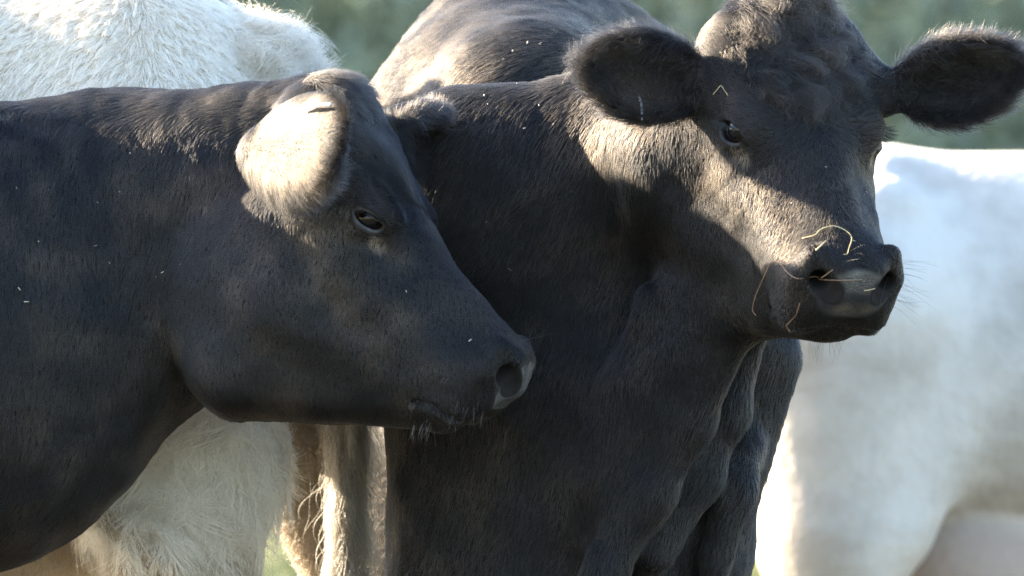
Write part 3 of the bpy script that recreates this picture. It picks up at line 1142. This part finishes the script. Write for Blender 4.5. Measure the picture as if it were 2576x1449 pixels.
# cream coat: long, wavy, hanging in locks
dirC = guides([
    (Q(150, 150, 880), V(-0.5, 0.9, 0), 0.25), (Q(500, 150, 980), V(0.35, 0.9), 0.2), (Q(700, 150, 1180), V(0.9, 0.3, 0.3), 0.10),
    (Q(640, 60, 1180), V(0.8, -0.35, 0.2), 0.09), (Q(400, 1100, 730), V(-0.12, 1.0), 0.2), (Q(550, 1150, 730), V(-0.15, 1.0), 0.15),
    (Q(500, 1300, 730), V(0.75, 0.75), 0.12), (Q(300, 1350, 730), V(0.6, 0.8), 0.12), (Q(640, 1200, 980), V(0.3, 1), 0.1),
])


def lenC(p, n):
    L = np.full(len(p), 0.020)
    thigh = near(p, Q(430, 1120, 780), np.array((0.24, 0.4, 0.16)))
    L = L + 0.022 * np.minimum(1, thigh * 1.8)
    rim = near(p, Q(700, 120, 1200), np.array((0.16, 0.30, 0.14)))
    return L + 0.020 * np.minimum(1, rim * 1.5)


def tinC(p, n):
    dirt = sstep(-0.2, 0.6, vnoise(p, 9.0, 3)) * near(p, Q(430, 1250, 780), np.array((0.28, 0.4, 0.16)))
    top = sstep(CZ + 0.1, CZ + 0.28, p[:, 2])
    far = sstep(0.62, 0.75, p[:, 1]) * (1 - top)  # far leg: its shade is put into a darker coat colour
    base = 0.40 * (1 - 0.7 * near(p, Q(430, 1130, 780), np.array((0.30, 0.4, 0.24))))  # shade between the thigh locks painted as a darker undercoat
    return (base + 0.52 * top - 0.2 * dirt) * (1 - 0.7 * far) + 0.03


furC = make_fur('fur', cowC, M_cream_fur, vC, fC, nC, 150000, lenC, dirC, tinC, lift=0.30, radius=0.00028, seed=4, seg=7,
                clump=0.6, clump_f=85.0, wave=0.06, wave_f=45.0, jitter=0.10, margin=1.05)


# forelocks on the polls
def forelock(parent, h, v, f, n, count, seed, ln, cen, spread, lift=0.28, wave=0.2, tint=0.03):
    def L(p, nn):
        a = near(h.loc(p), cen, spread)
        return ln * np.minimum(1, a * 1.8) * (0.65 + 0.35 * vnoise(p, 40, seed))

    def dr(p, nn):
        q = h.loc(p)
        return h.D[None, :] * 1.0 + h.W[None, :] * (q[:, 2:3] / 140) * 0.35 + vecnoise(p, 38, seed) * 0.55
    return make_fur('forelock', parent, M_black_fur, v, f, n, count, L, dr, lambda p, nn: tint + 0 * p[:, 0], lift=lift, radius=0.00022, seg=9,
                    density=lambda p, nn: near(h.loc(p), cen, spread) + 1e-9, seed=seed, clump=1.2, clump_f=60.0,
                    wave=wave, wave_f=55.0, jitter=0.16, droop=0.15, margin=1.3, facing=-0.8)


forelock(cowA, hA, vA, fA, nA, 8000, 31, 0.030, np.array((-330, 150, 0)), np.array((130, 170, 170)))
forelock(cowB, hB, vB, fB, nB, 15000, 32, 0.068, np.array((-310, 170, 10)), np.array((190, 210, 150)), 0.30, 0.28, 0.07)
forelock(cowB, hB, vB, fB, nB, 24000, 33, 0.050, np.array((-150, 110, 0)), np.array((230, 180, 210)), 0.46, 0.30, 0.03)
# locks on the thigh and curls along the rump of the cream cow
make_fur('locks', cowC, M_cream_fur, vC, fC, nC, 30000, lambda p, n: 0.062 * np.minimum(1, 2.2 * near(p, Q(430, 1130, 780), np.array((0.25, 0.4, 0.19)))), dirC,
         lambda p, n: 0.78 + 0.30 * vnoise(p, 48, 5), lift=0.36, radius=0.00038, seed=6, seg=9, clump=3.2, clump_f=56.0, wave=0.11, wave_f=50.0, jitter=0.06,
         density=lambda p, n: near(p, Q(430, 1130, 780), np.array((0.27, 0.4, 0.20))) * (p[:, 1] < 0.62) + 1e-12, margin=1.05)
make_fur('rump_curls', cowC, M_cream_fur, vC, fC, nC, 16000, lambda p, n: 0.050 * np.minimum(1, 2.2 * near(p, Q(700, 120, 1200), np.array((0.12, 0.30, 0.12)))), dirC,
         lambda p, n: 0.60 + 0.3 * vnoise(p, 60, 5), lift=0.55, radius=0.00028, seed=7, seg=10, clump=1.9, clump_f=44.0, wave=0.30, wave_f=40.0, jitter=0.08,
         density=lambda p, n: near(p, Q(700, 120, 1200), np.array((0.13, 0.30, 0.13))) + 1e-9, margin=1.1, facing=-0.7)


# long tufts inside the ears of the facing cow
for er, sd in ((earB1, 51), (earB2, 52), (earA2, 53)):
    def inside_density(p, n, er=er):
        m, q = ear_mask(er, p)
        return m * (n @ er.O > 0.15) * (0.4 + sstep(0.2, 0.9, np.sqrt((q[:, 0] / er.r[0]) ** 2 + (q[:, 1] / er.r[1]) ** 2))) + 1e-9

    def inside_dir(p, n, er=er):
        m, q = ear_mask(er, p)
        return er.L[None, :] * (0.7 + 0.3 * q[:, 0:1] / er.r[0]) - er.W[None, :] * (q[:, 1:2] / er.r[1]) * 0.35 + er.O[None, :] * 0.2
    par, (v_, f_, n_) = (cowA, (vA, fA, nA)) if er is earA2 else (cowB, (vB, fB, nB))
    make_fur('ear_hair', par, M_black_fur, v_, f_, n_, 7000, lambda p, n, er=er: 0.034 * ear_mask(er, p)[0] * (n @ er.O > 0.1), inside_dir, lambda p, n: 0.0 * p[:, 0],
             lift=0.55, radius=0.00022, seg=7, clump=0.9, clump_f=80.0, wave=0.06, wave_f=50.0, jitter=0.25, density=inside_density, seed=sd, facing=-1.0)


# the rest of the coats, beyond the picture's edge: coarser
def beyond(p, n):
    k = (p[:, 1] + D0) / D0
    return ((np.abs(p[:, 0] / (1288 * S * k)) > 1.09) | (np.abs((p[:, 2] - CZ) / (724.5 * S * k)) > 1.13)) * (p[:, 2] > 0.12) + 1e-12


for par, v_, f_, n_, dr_, mt_, tn_, sd in ((cowA, vA, fA, nA, drA, M_black_fur, tnA, 61), (cowB, vB, fB, nB, drB, M_black_fur, tnB, 62), (cowC, vC, fC, nC, dirC, M_cream_fur, lambda p, n: 0.7 + 0 * p[:, 0], 63)):
    make_fur('fur', par, mt_, v_, f_, n_, 45000, lambda p, n: np.full(len(p), 0.024), dr_, tn_, lift=0.2, radius=0.0006, seg=4, clump=0.4, clump_f=120.0,
             jitter=0.2, density=beyond, seed=sd, margin=99, facing=-2)


# ------------------------------------------------------------------ eyes, lashes
make_eye(hA, 1, cowA, hA.eye(1)[1] + hA.N * 0.25)
make_eye(hA, -1, cowA, hA.eye(-1)[1] + hA.N * 0.25)
make_eye(hB, 1, cowB, hB.eye(1)[1] + hB.N * 0.25)
make_eye(hB, -1, cowB, hB.eye(-1)[1] + hB.N * 0.25)

# ------------------------------------------------------------------ surface look-ups
bvA = BVHTree.FromPolygons([tuple(x) for x in vA], fA.tolist())
bvB = BVHTree.FromPolygons([tuple(x) for x in vB], fB.tolist())
CAMP = Vector((0, -D0, CZ))


def on_skin(bv, u, v, lift=0.004):
    tgt = Vector(P(u, v, 0))
    d = (tgt - CAMP).normalized()
    hit, n, i, dist = bv.ray_cast(CAMP, d)
    if hit is None:
        hit, n, i, dist = bv.find_nearest(tgt)
    return np.array(hit) + np.array(n) * lift, np.array(n)


def spline(pts, m=6):
    pts = np.asarray(pts, float)
    ext = np.vstack([2 * pts[0] - pts[1], pts, 2 * pts[-1] - pts[-2]])
    out = []
    for i in range(1, len(ext) - 2):
        a, b_, c, d = ext[i - 1], ext[i], ext[i + 1], ext[i + 2]
        for t in np.linspace(0, 1, m, endpoint=False):
            out.append(0.5 * (2 * b_ + (c - a) * t + (2 * a - 5 * b_ + 4 * c - d) * t * t + (3 * b_ - a - 3 * c + d) * t ** 3))
    out.append(pts[-1])
    return np.array(out)


def tube(path, rad, sides=6):
    path = np.asarray(path)
    n = len(path)
    rad = np.broadcast_to(rad, (n,))
    tg = np.gradient(path, axis=0)
    tg /= np.linalg.norm(tg, axis=1)[:, None] + 1e-12
    up = np.array((0.31, 0.2, 0.93))
    vv, ff = [], []
    for i in range(n):
        s_ = unit(np.cross(tg[i], up))
        w_ = np.cross(s_, tg[i])
        for k in range(sides):
            a = 2 * math.pi * k / sides
            vv.append(path[i] + (s_ * math.cos(a) + w_ * math.sin(a)) * rad[i])
    for i in range(n - 1):
        for k in range(sides):
            a, b_ = i * sides + k, i * sides + (k + 1) % sides
            ff.append((a, b_, b_ + sides, a + sides))
    ff.append(tuple(range(sides))[::-1])
    ff.append(tuple(range((n - 1) * sides, n * sides)))
    return vv, ff


def straw_material(name, c0, c1):
    m, nt, bs, out = new_mat(name)
    tc = N(nt, 'ShaderNodeTexCoord')
    no = N(nt, 'ShaderNodeTexNoise', i_Scale=70.0, i_Detail=3.0)
    nt.links.new(tc.outputs['Object'], no.inputs['Vector'])
    r = ramp(nt, [(0.35, c0), (0.65, c1)])
    nt.links.new(no.outputs['Fac'], r.inputs['Fac'])
    nt.links.new(r.outputs['Color'], bs.inputs['Base Color'])
    bs.inputs['Roughness'].default_value = 0.55
    return m


M_straw = straw_material('dry_straw', (0.40, 0.30, 0.14), (0.60, 0.49, 0.27))
M_root = straw_material('reddish_root', (0.22, 0.12, 0.07), (0.38, 0.24, 0.13))


def stalk(name, label, pts, mat, rad=0.00065, lift=0.006):
    base = [on_skin(bvB, u, v, lift)[0] for u, v in pts]
    path = spline(base, 5)
    r = np.linspace(1.0, 0.7, len(path)) * rad
    vv, ff = tube(path, r)
    ob = link_mesh(name, np.array(vv), ff, mat)
    ob['label'] = label
    ob['category'] = 'straw'
    ob['group'] = 'stalks stuck to the facing cow'
    return ob


stalk('straw_stalk', 'yellow straw stalk arching in a hook above the nose of the facing cow',
      [(2023, 606), (2053, 598), (2067, 584), (2094, 576), (2118, 583), (2136, 597), (2140, 611), (2132, 632), (2128, 645), (2120, 647)], M_straw)
stalk('straw_stalk', 'long reddish stalk looping from the cheek across the nostril of the facing cow',
      [(1914, 786), (1906, 773), (1912, 745), (1919, 729), (1937, 694), (1951, 665), (1965, 662), (1979, 671), (1993, 687), (2012, 698), (2042, 707), (2076, 709), (2111, 702), (2146, 702), (2164, 701)], M_root, 0.0006, 0.009)
stalk('straw_stalk', 'short bent reddish stalk hanging into the nostril of the facing cow', [(2080, 703), (2081, 685), (2099, 677)], M_root, 0.0006, 0.009)
stalk('straw_stalk', 'thin stalk hanging from the lip corner of the facing cow', [(1991, 831), (1984, 812), (1993, 803), (2007, 787), (2016, 759)], M_root, 0.0005)
stalk('straw_stalk', 'short thick straight straw just above the nostril of the facing cow', [(2051, 632), (2064, 622), (2076, 614)], M_straw, 0.0010)
stalk('straw_stalk', 'tiny pale straw by the far nostril of the facing cow', [(2171, 729), (2184, 727), (2197, 723)], M_straw, 0.0007)
stalk('straw_stalk', 'small bent pale straw above the eye of the facing cow', [(1803, 240), (1812, 230), (1821, 221), (1831, 232), (1841, 246)], M_straw, 0.00045, 0.010)
stalk('straw_stalk', 'thin straight dry stalk on the cheek beside the nose of the facing cow', [(1950, 650), (1966, 634), (1984, 617)], M_root, 0.0005)

# chaff caught in the coats
r_ = np.random.default_rng(5)
cv, cf = [], []
for bv, boxes in ((bvA, [(40, 560, 270, 760, 12), (1020, 1290, 700, 880, 6)]),
                  (bvB, [(1050, 1500, 40, 330, 18), (1100, 1600, 380, 900, 6), (1900, 2200, 380, 620, 7)])):
    for u0, u1, v0, v1, n in boxes:
        for _ in range(n):
            p, nn = on_skin(bv, r_.uniform(u0, u1), r_.uniform(v0, v1), 0.0040)
            t1 = unit(np.cross(nn, r_.normal(0, 1, 3)))
            t2 = np.cross(nn, t1)
            L, W_ = r_.uniform(0.0007, 0.0032) * r_.uniform(0.6, 1.2), r_.uniform(0.0003, 0.0008)
            k = len(cv)
            for a, b_, h in ((-1, -1, 0), (1, -1, 0.3), (1, 1, 0.3), (-1, 1, 0)):
                cv.append(p + t1 * L * a + t2 * W_ * b_ + nn * W_ * h)
            cv.append(p + nn * W_ * 1.2)
            cf += [(k, k + 1, k + 4), (k + 1, k + 2, k + 4), (k + 2, k + 3, k + 4), (k + 3, k, k + 4), (k + 3, k + 2, k + 1, k)]
ch = link_mesh('chaff', np.array(cv), cf, straw_material('chaff', (0.25, 0.20, 0.14), (0.50, 0.43, 0.33)), smooth_shade=False)
ch['kind'] = 'stuff'
ch['label'] = 'pale flecks of chaff caught in the black coats'


# ------------------------------------------------------------------ ear tags (small bent metal strips)
def ear_tag(parent, bv, path, width, lift):
    pts, nn = zip(*[on_skin(bv, u, v, lift) for u, v in path])
    c = spline(np.array(pts), 6)
    nm = np.mean(nn, 0)
    tg = np.gradient(c, axis=0)
    vv, ff = [], []
    for i, p in enumerate(c):
        s_ = unit(np.cross(tg[i], nm))
        n_ = unit(np.cross(s_, tg[i]))
        w_ = width * (0.75 + 0.25 * math.sin(math.pi * i / (len(c) - 1)))
        b_ = 0.0015 * math.sin(math.pi * i / (len(c) - 1))
        for a, h in ((-1, -0.0006), (-0.85, 0.0006), (0.85, 0.0006), (1, -0.0006)):
            vv.append(p + s_ * w_ * a + n_ * (h + b_))
    m = len(c)
    for i in range(m - 1):
        for k in range(4):
            a, b2 = i * 4 + k, i * 4 + (k + 1) % 4
            ff.append((a, a + 4, b2 + 4, b2))
    ff += [(0, 1, 2, 3), tuple(range((m - 1) * 4, m * 4))[::-1]]
    ob = link_mesh('ear_tag', np.array(vv), ff, M_tag)
    adopt(ob, parent)
    ob['label'] = 'small metal ear tag'
    return ob


ear_tag(cowA, bvA, [(765, 283), (785, 276), (810, 273), (838, 274)], 0.0036, 0.009)
ear_tag(cowB, bvB, [(1605, 240), (1608, 258), (1612, 276), (1616, 292)], 0.0019, 0.008)


# ------------------------------------------------------------------ whiskers
def whiskers(parent, h, bv, spots, seed, mat):
    r = np.random.default_rng(seed)
    pts, rad = [], []
    for (d, n, w, cnt, L0, L1, dirv) in spots:
        for _ in range(cnt):
            q = Vector(h.p(d + r.normal(0, 22), n + r.normal(0, 22), w + r.normal(0, 16)))
            hit, nn, i, ds = bv.find_nearest(q)
            p, nn = np.array(hit), np.array(nn)
            dv = unit(nn * 0.9 + (h.D * dirv[0] + h.N * dirv[1] + h.W * dirv[2]) + r.normal(0, 0.22, 3))
            L = r.uniform(L0, L1)
            bend = r.normal(0, 0.12, 3) + np.array((0, 0, -0.12))
            pts.append([p + dv * L * x + bend * L * x * x for x in (0, .25, .5, .75, 1)])
            rad.append([0.00016, 0.00015, 0.00013, 0.0001, 0.00005])
    return link_curves('whiskers', parent, mat, np.array(pts, np.float32), np.array(rad), np.full(len(pts), 0.5))


wsp = [(470, -40, -125, 10, 0.03, 0.06, (0.5, 0.2, -0.6)), (460, -120, -130, 12, 0.03, 0.055, (0.4, -0.3, -0.7)),
       (470, -40, 125, 6, 0.02, 0.04, (0.5, 0.2, 0.6)), (460, -130, 125, 10, 0.02, 0.035, (0.4, -0.5, 0.5)),
       (430, -265, 0, 26, 0.015, 0.035, (0.3, -0.8, 0)), (500, 20, 30, 4, 0.03, 0.05, (0.8, 0.5, 0))]
M_whisk = plain('whisker_hair', (0.05, 0.045, 0.04), 0.35)
M_whisk2 = plain('pale_whisker_hair', (0.13, 0.115, 0.10), 0.35)
whiskers(cowB, hB, bvB, wsp, 3, M_whisk)
whiskers(cowA, hA, bvA, [(490, -160, 80, 12, 0.012, 0.026, (0.2, -0.9, 0.4)), (420, -260, 30, 22, 0.010, 0.022, (0.3, -0.8, 0)), (480, 20, 10, 1, 0.05, 0.06, (0.9, 0.6, -0.2)), (430, -150, 120, 3, 0.02, 0.03, (0.2, -0.2, 0.6))], 4, M_whisk2)

# ------------------------------------------------------------------ tail of the cream cow
dock = spline([Q(735, 235, YC), Q(790, 330, YC), Q(850, 560, YC), Q(880, 820, YC - 40), Q(882, 1060, YC - 60), Q(884, 1180, YC - 70)], 8)
vv, ff = tube(dock, np.linspace(36, 20, len(dock)) * S, 12)
tail = link_mesh('tail', np.array(vv), ff, M_cream_hide, attrs={'bare': np.zeros(len(vv))})
adopt(tail, cowC)
rt = np.random.default_rng(8)
nh = 3600
seg = 16
pts = np.empty((nh, seg, 3), np.float32)
lock = rt.integers(0, 18, nh)
lk_off = rt.uniform(-1.6, 1.6, (18, 3))
lk_ph = rt.uniform(0, 6.28, 18)
lk_amp = rt.uniform(0.6, 1.5, 18)
for i in range(nh):
    s0 = rt.uniform(0.45, 1.0)
    root = dock[int(s0 * (len(dock) - 1))]
    L = rt.uniform(0.20, 0.40) if s0 > 0.8 else rt.uniform(0.10, 0.26)
    k = lock[i]
    stray = rt.random() < 0.05
    off = lk_off[k] * np.array((0.020, 0.012, 0)) + rt.normal(0, 0.0026 if not stray else 0.012, 3)
    a0 = rt.uniform(0, 6.28)
    r0 = np.array((math.cos(a0), math.sin(a0), 0)) * 0.012
    for j in range(seg):
        x = j / (seg - 1)
        wv = 0.011 * lk_amp[k] * x ** 0.6 * math.sin(lk_ph[k] + x * L * 62)
        wv2 = 0.010 * lk_amp[k] * x ** 0.6 * math.cos(lk_ph[k] * 1.7 + x * L * 55)
        sp = x ** 0.8 * 1.15
        cx = stray * 0.03 * math.sin(a0 + 5 * x) * x
        pts[i, j] = root + r0 * (1 - x * 0.6) + off * sp + np.array((wv + cx, wv2, -L * x))
rad = np.tile(np.linspace(0.00034, 0.00014, seg), (nh, 1))
tn = np.clip(0.02 + 0.75 * rt.random(18)[lock] + rt.normal(0, 0.1, nh), 0, 1)
link_curves('tail_hair', cowC, M_tail_fur, pts, rad, tn)

# ------------------------------------------------------------------ pasture
def pasture_material():
    m, nt, bs, out = new_mat('pasture')
    tc = N(nt, 'ShaderNodeTexCoord')
    n1 = N(nt, 'ShaderNodeTexNoise', i_Scale=0.35, i_Detail=5.0)
    n2 = N(nt, 'ShaderNodeTexNoise', i_Scale=9.0, i_Detail=5.0)
    for n_ in (n1, n2):
        nt.links.new(tc.outputs['Object'], n_.inputs['Vector'])
    r1 = ramp(nt, [(0.35, (0.32, 0.30, 0.07)), (0.65, (0.44, 0.40, 0.13))])
    r2 = ramp(nt, [(0.3, (0.6, 0.6, 0.6)), (0.7, (1.15, 1.15, 1.1))])
    nt.links.new(n1.outputs['Fac'], r1.inputs['Fac'])
    nt.links.new(n2.outputs['Fac'], r2.inputs['Fac'])
    mx = N(nt, 'ShaderNodeMix', data_type='RGBA', blend_type='MULTIPLY')
    mx.inputs['Factor'].default_value = 1.0
    nt.links.new(r1.outputs['Color'], mx.inputs['A'])
    nt.links.new(r2.outputs['Color'], mx.inputs['B'])
    # unseen darker ground added round the herd to cut bounced light
    ln = N(nt, 'ShaderNodeVectorMath', operation='LENGTH')
    nt.links.new(tc.outputs['Object'], ln.inputs[0])
    wob = N(nt, 'ShaderNodeMath', operation='MULTIPLY_ADD')
    nt.links.new(n1.outputs['Fac'], wob.inputs[0])
    wob.inputs[1].default_value = 6.0
    nt.links.new(ln.outputs['Value'], wob.inputs[2])
    mr = N(nt, 'ShaderNodeMapRange')
    mr.inputs['From Min'].default_value = 10.0
    mr.inputs['From Max'].default_value = 17.0
    nt.links.new(wob.outputs[0], mr.inputs['Value'])
    dim_ground = N(nt, 'ShaderNodeMix', data_type='RGBA')
    nt.links.new(mr.outputs['Result'], dim_ground.inputs['Factor'])
    dim_ground.inputs['A'].default_value = (0.060, 0.056, 0.044, 1)
    nt.links.new(mx.outputs['Result'], dim_ground.inputs['B'])
    nt.links.new(dim_ground.outputs['Result'], bs.inputs['Base Color'])
    bs.inputs['Roughness'].default_value = 0.9
    return m


M_past = pasture_material()
g = np.concatenate([-np.geomspace(900, 4, 26), np.linspace(-3, 3, 7), np.geomspace(4, 900, 26)])
gx, gy = np.meshgrid(g, g, indexing='ij')
gp = np.stack([gx.ravel(), gy.ravel(), np.zeros(gx.size)], 1)
dd = np.hypot(gp[:, 0], gp[:, 1])
gp[:, 2] = 0.10 * vnoise(gp, 0.25, 5) * sstep(4, 12, dd) + sstep(60, 500, gp[:, 1]) * 16
nn_ = len(g)
ii = np.arange(nn_ * nn_).reshape(nn_, nn_)
gf = np.stack([ii[:-1, :-1], ii[1:, :-1], ii[1:, 1:], ii[:-1, 1:]], -1).reshape(-1, 4)
ground = link_mesh('pasture', gp, gf, M_past)
ground['kind'] = 'structure'

# grass blades: round the animals and over the part of the field that shows between them
rg = np.random.default_rng(21)
nb = 46000
gxy = np.empty((nb, 2))
half = nb // 3
gxy[:half] = rg.uniform((-3.0, -1.5), (3.2, 5.0), (half, 2))
yy = rg.uniform(14, 60, nb - half)
gxy[half:] = np.stack([rg.uniform(-1, 1, nb - half) * (0.064 * (yy + 12)), yy], 1)
hgt = rg.uniform(0.05, 0.14, nb)
wid = rg.uniform(0.002, 0.004, nb) * (1 + 2.0 * (np.arange(nb) >= half))
ang = rg.uniform(0, 6.28, nb)
lean = rg.normal(0, 0.4, (nb, 2)) * hgt[:, None]
base = np.concatenate([gxy, (0.10 * vnoise(np.concatenate([gxy, np.zeros((nb, 1))], 1), 0.25, 5) * sstep(4, 12, np.hypot(gxy[:, 0], gxy[:, 1])))[:, None] - 0.005], 1)
sd = np.stack([np.cos(ang) * wid, np.sin(ang) * wid, np.zeros(nb)], 1)
midp = base + np.concatenate([lean * 0.35, (hgt * 0.6)[:, None]], 1)
tip = base + np.concatenate([lean, hgt[:, None]], 1)
gv = np.stack([base - sd, base + sd, midp + sd * 0.7, midp - sd * 0.7, tip], 1).reshape(-1, 3)
k5 = np.arange(nb)[:, None] * 5
gq = np.concatenate([k5 + np.array([[0, 1, 2, 3]]), k5 + np.array([[3, 2, 4, 4]])], 0)
gt = np.concatenate([k5 + np.array([[0, 1, 2]]), k5 + np.array([[0, 2, 3]]), k5 + np.array([[3, 2, 4]])], 0)
M_grass = straw_material('grass_blades', (0.09, 0.11, 0.04), (0.20, 0.20, 0.08))
gr = link_mesh('grass', gv, gt, M_grass, smooth_shade=False)
gr['kind'] = 'stuff'
gr['label'] = 'short dry yellow-green pasture grass'


# ------------------------------------------------------------------ hedgerow and trees far behind
def foliage_material(name, c0, c1):
    m, nt, bs, out = new_mat(name)
    tc = N(nt, 'ShaderNodeTexCoord')
    no = N(nt, 'ShaderNodeTexNoise', i_Scale=0.9, i_Detail=4.0)
    nt.links.new(tc.outputs['Object'], no.inputs['Vector'])
    r = ramp(nt, [(0.35, c0), (0.68, c1)])
    nt.links.new(no.outputs['Fac'], r.inputs['Fac'])
    nt.links.new(r.outputs['Color'], bs.inputs['Base Color'])
    bs.inputs['Roughness'].default_value = 0.6
    return m


M_leaf = [foliage_material('dark_leaves', (0.18, 0.22, 0.175), (0.21, 0.255, 0.20)),
          foliage_material('mid_leaves', (0.14, 0.19, 0.14), (0.17, 0.225, 0.16))]
M_bark = plain('bark', (0.07, 0.055, 0.045), 0.9)


def tree(name, label, x, y, h, rx, mi, seed, nleaf, group, cat):
    r = np.random.default_rng(seed)
    z0 = float(sstep(60, 500, np.array([y]))[0] * 16)
    root = thing(name, label, cat, (x, y, z0), group)
    # trunk and limbs
    segs = [([(0, 0, -0.1), (r.normal(0, .1), r.normal(0, .1), h * 0.3), (r.normal(0, .25), r.normal(0, .25), h * 0.75)], 0.035 * h)]
    for _ in range(7):
        a = r.uniform(0, 6.28)
        z1 = h * r.uniform(0.12, 0.5)
        segs.append(([(0, 0, z1), (math.cos(a) * rx * 0.4, math.sin(a) * rx * 0.4, z1 + h * 0.12), (math.cos(a) * rx * 0.8, math.sin(a) * rx * 0.8, z1 + h * 0.3)], 0.012 * h))
    V_, F_ = [], []
    for p, rad in segs:
        c = spline(p, 4)
        a, b_ = tube(c, np.linspace(rad, rad * 0.3, len(c)), 7)
        F_ += [tuple(i + len(V_) for i in f) for f in b_]
        V_ += a
    tr = link_mesh('trunk', np.array(V_), F_, M_bark)
    tr.parent = root
    # crown: leaf clumps through an uneven volume, down to near the ground
    ncl = 90
    cl = r.normal(0, 1, (ncl, 3))
    cl /= np.linalg.norm(cl, axis=1)[:, None]
    cl *= r.uniform(0.45, 1.0, ncl)[:, None]
    cc = cl * np.array((rx, rx, h * 0.48)) + np.array((0, 0, h * 0.53))
    cr = r.uniform(0.13, 0.30, ncl) * rx
    k = r.integers(0, ncl, nleaf)
    off = r.normal(0, 1, (nleaf, 3))
    off /= np.linalg.norm(off, axis=1)[:, None]
    pos = cc[k] + off * (cr[k] * r.random(nleaf) ** 0.4)[:, None]
    pos = pos[pos[:, 2] > 0.05]
    m = len(pos)
    t1 = r.normal(0, 1, (m, 3))
    t1 /= np.linalg.norm(t1, axis=1)[:, None]
    t2 = np.cross(t1, r.normal(0, 1, (m, 3)))
    t2 /= np.linalg.norm(t2, axis=1)[:, None]
    sz = r.uniform(0.06, 0.13, m)[:, None]
    lv = np.stack([pos - t1 * sz, pos + t2 * sz * 0.55, pos + t1 * sz, pos - t2 * sz * 0.55], 1).reshape(-1, 3)
    lf = np.arange(m * 4).reshape(m, 4)
    cr_ = link_mesh('crown', lv, lf, M_leaf[mi], smooth_shade=False)
    cr_.parent = root
    return root


tl = [('dark bushy hedge tree behind the cream rump', -4.4, 72, 7.0, 2.6, 0), ('hedge tree between the cream cow and the facing cow', -1.6, 70, 6.2, 2.4, 1),
      ('hedge tree hidden mostly behind the facing cow', 1.0, 73, 7.2, 2.6, 0), ('dark hedge tree behind the raised ear on the right', 3.4, 71, 6.6, 2.4, 0),
      ('paler hedge tree at the right edge of the view', 5.9, 74, 6.8, 2.7, 1)]
for i, (lb, x, y, h, rx, mi) in enumerate(tl):
    tree('hedge_tree', lb, x, y, h, rx, mi, 40 + i, 9000, 'hedge trees along the field edge', 'tree')
for i, (lb, x, y, h, rx, mi) in enumerate([('tall tree in the second row behind the cream cow', -6.2, 96, 12, 4.5, 1), ('tall tree in the second row behind the two black cows', 0.2, 99, 13, 4.8, 0), ('tall tree in the second row behind the white cow', 6.8, 95, 12, 4.6, 1)]):
    tree('tall_tree', lb, x, y, h, rx, mi, 60 + i, 9000, 'tall trees behind the hedge', 'tree')

# clipped hedge closing the view under the trees
hd = thing('hedge', 'long dense dark green hedge across the far end of the field', 'hedge', (0, 60, 0))
rh = np.random.default_rng(77)
m = 90000
hp = np.stack([rh.uniform(-9, 9, m), rh.normal(0, 0.7, m), rh.random(m) ** 0.8 * 5.2], 1)
hp[:, 2] *= 0.85 + 0.2 * vnoise(np.stack([hp[:, 0], 0 * hp[:, 0], 0 * hp[:, 0]], 1), 0.7, 2)
t1 = rh.normal(0, 1, (m, 3))
t1 /= np.linalg.norm(t1, axis=1)[:, None]
t2 = np.cross(t1, rh.normal(0, 1, (m, 3)))
t2 /= np.linalg.norm(t2, axis=1)[:, None]
sz = rh.uniform(0.05, 0.10, m)[:, None]
lv = np.stack([hp - t1 * sz, hp + t2 * sz * 0.55, hp + t1 * sz, hp - t2 * sz * 0.55], 1).reshape(-1, 3)
hf_ = link_mesh('foliage', lv, np.arange(m * 4).reshape(m, 4), M_leaf[0], smooth_shade=False)
hf_.parent = hd
V_, F_ = [], []
for x in np.arange(-8.5, 9, 1.1):
    a, b_ = tube(spline([(x, 0, -0.1), (x + 0.1, 0.1, 1.8), (x - 0.1, 0, 4.2)], 4), np.linspace(0.06, 0.02, 9), 6)
    st = link_mesh('stem', np.array(a), b_, M_bark)
    st.parent = hd
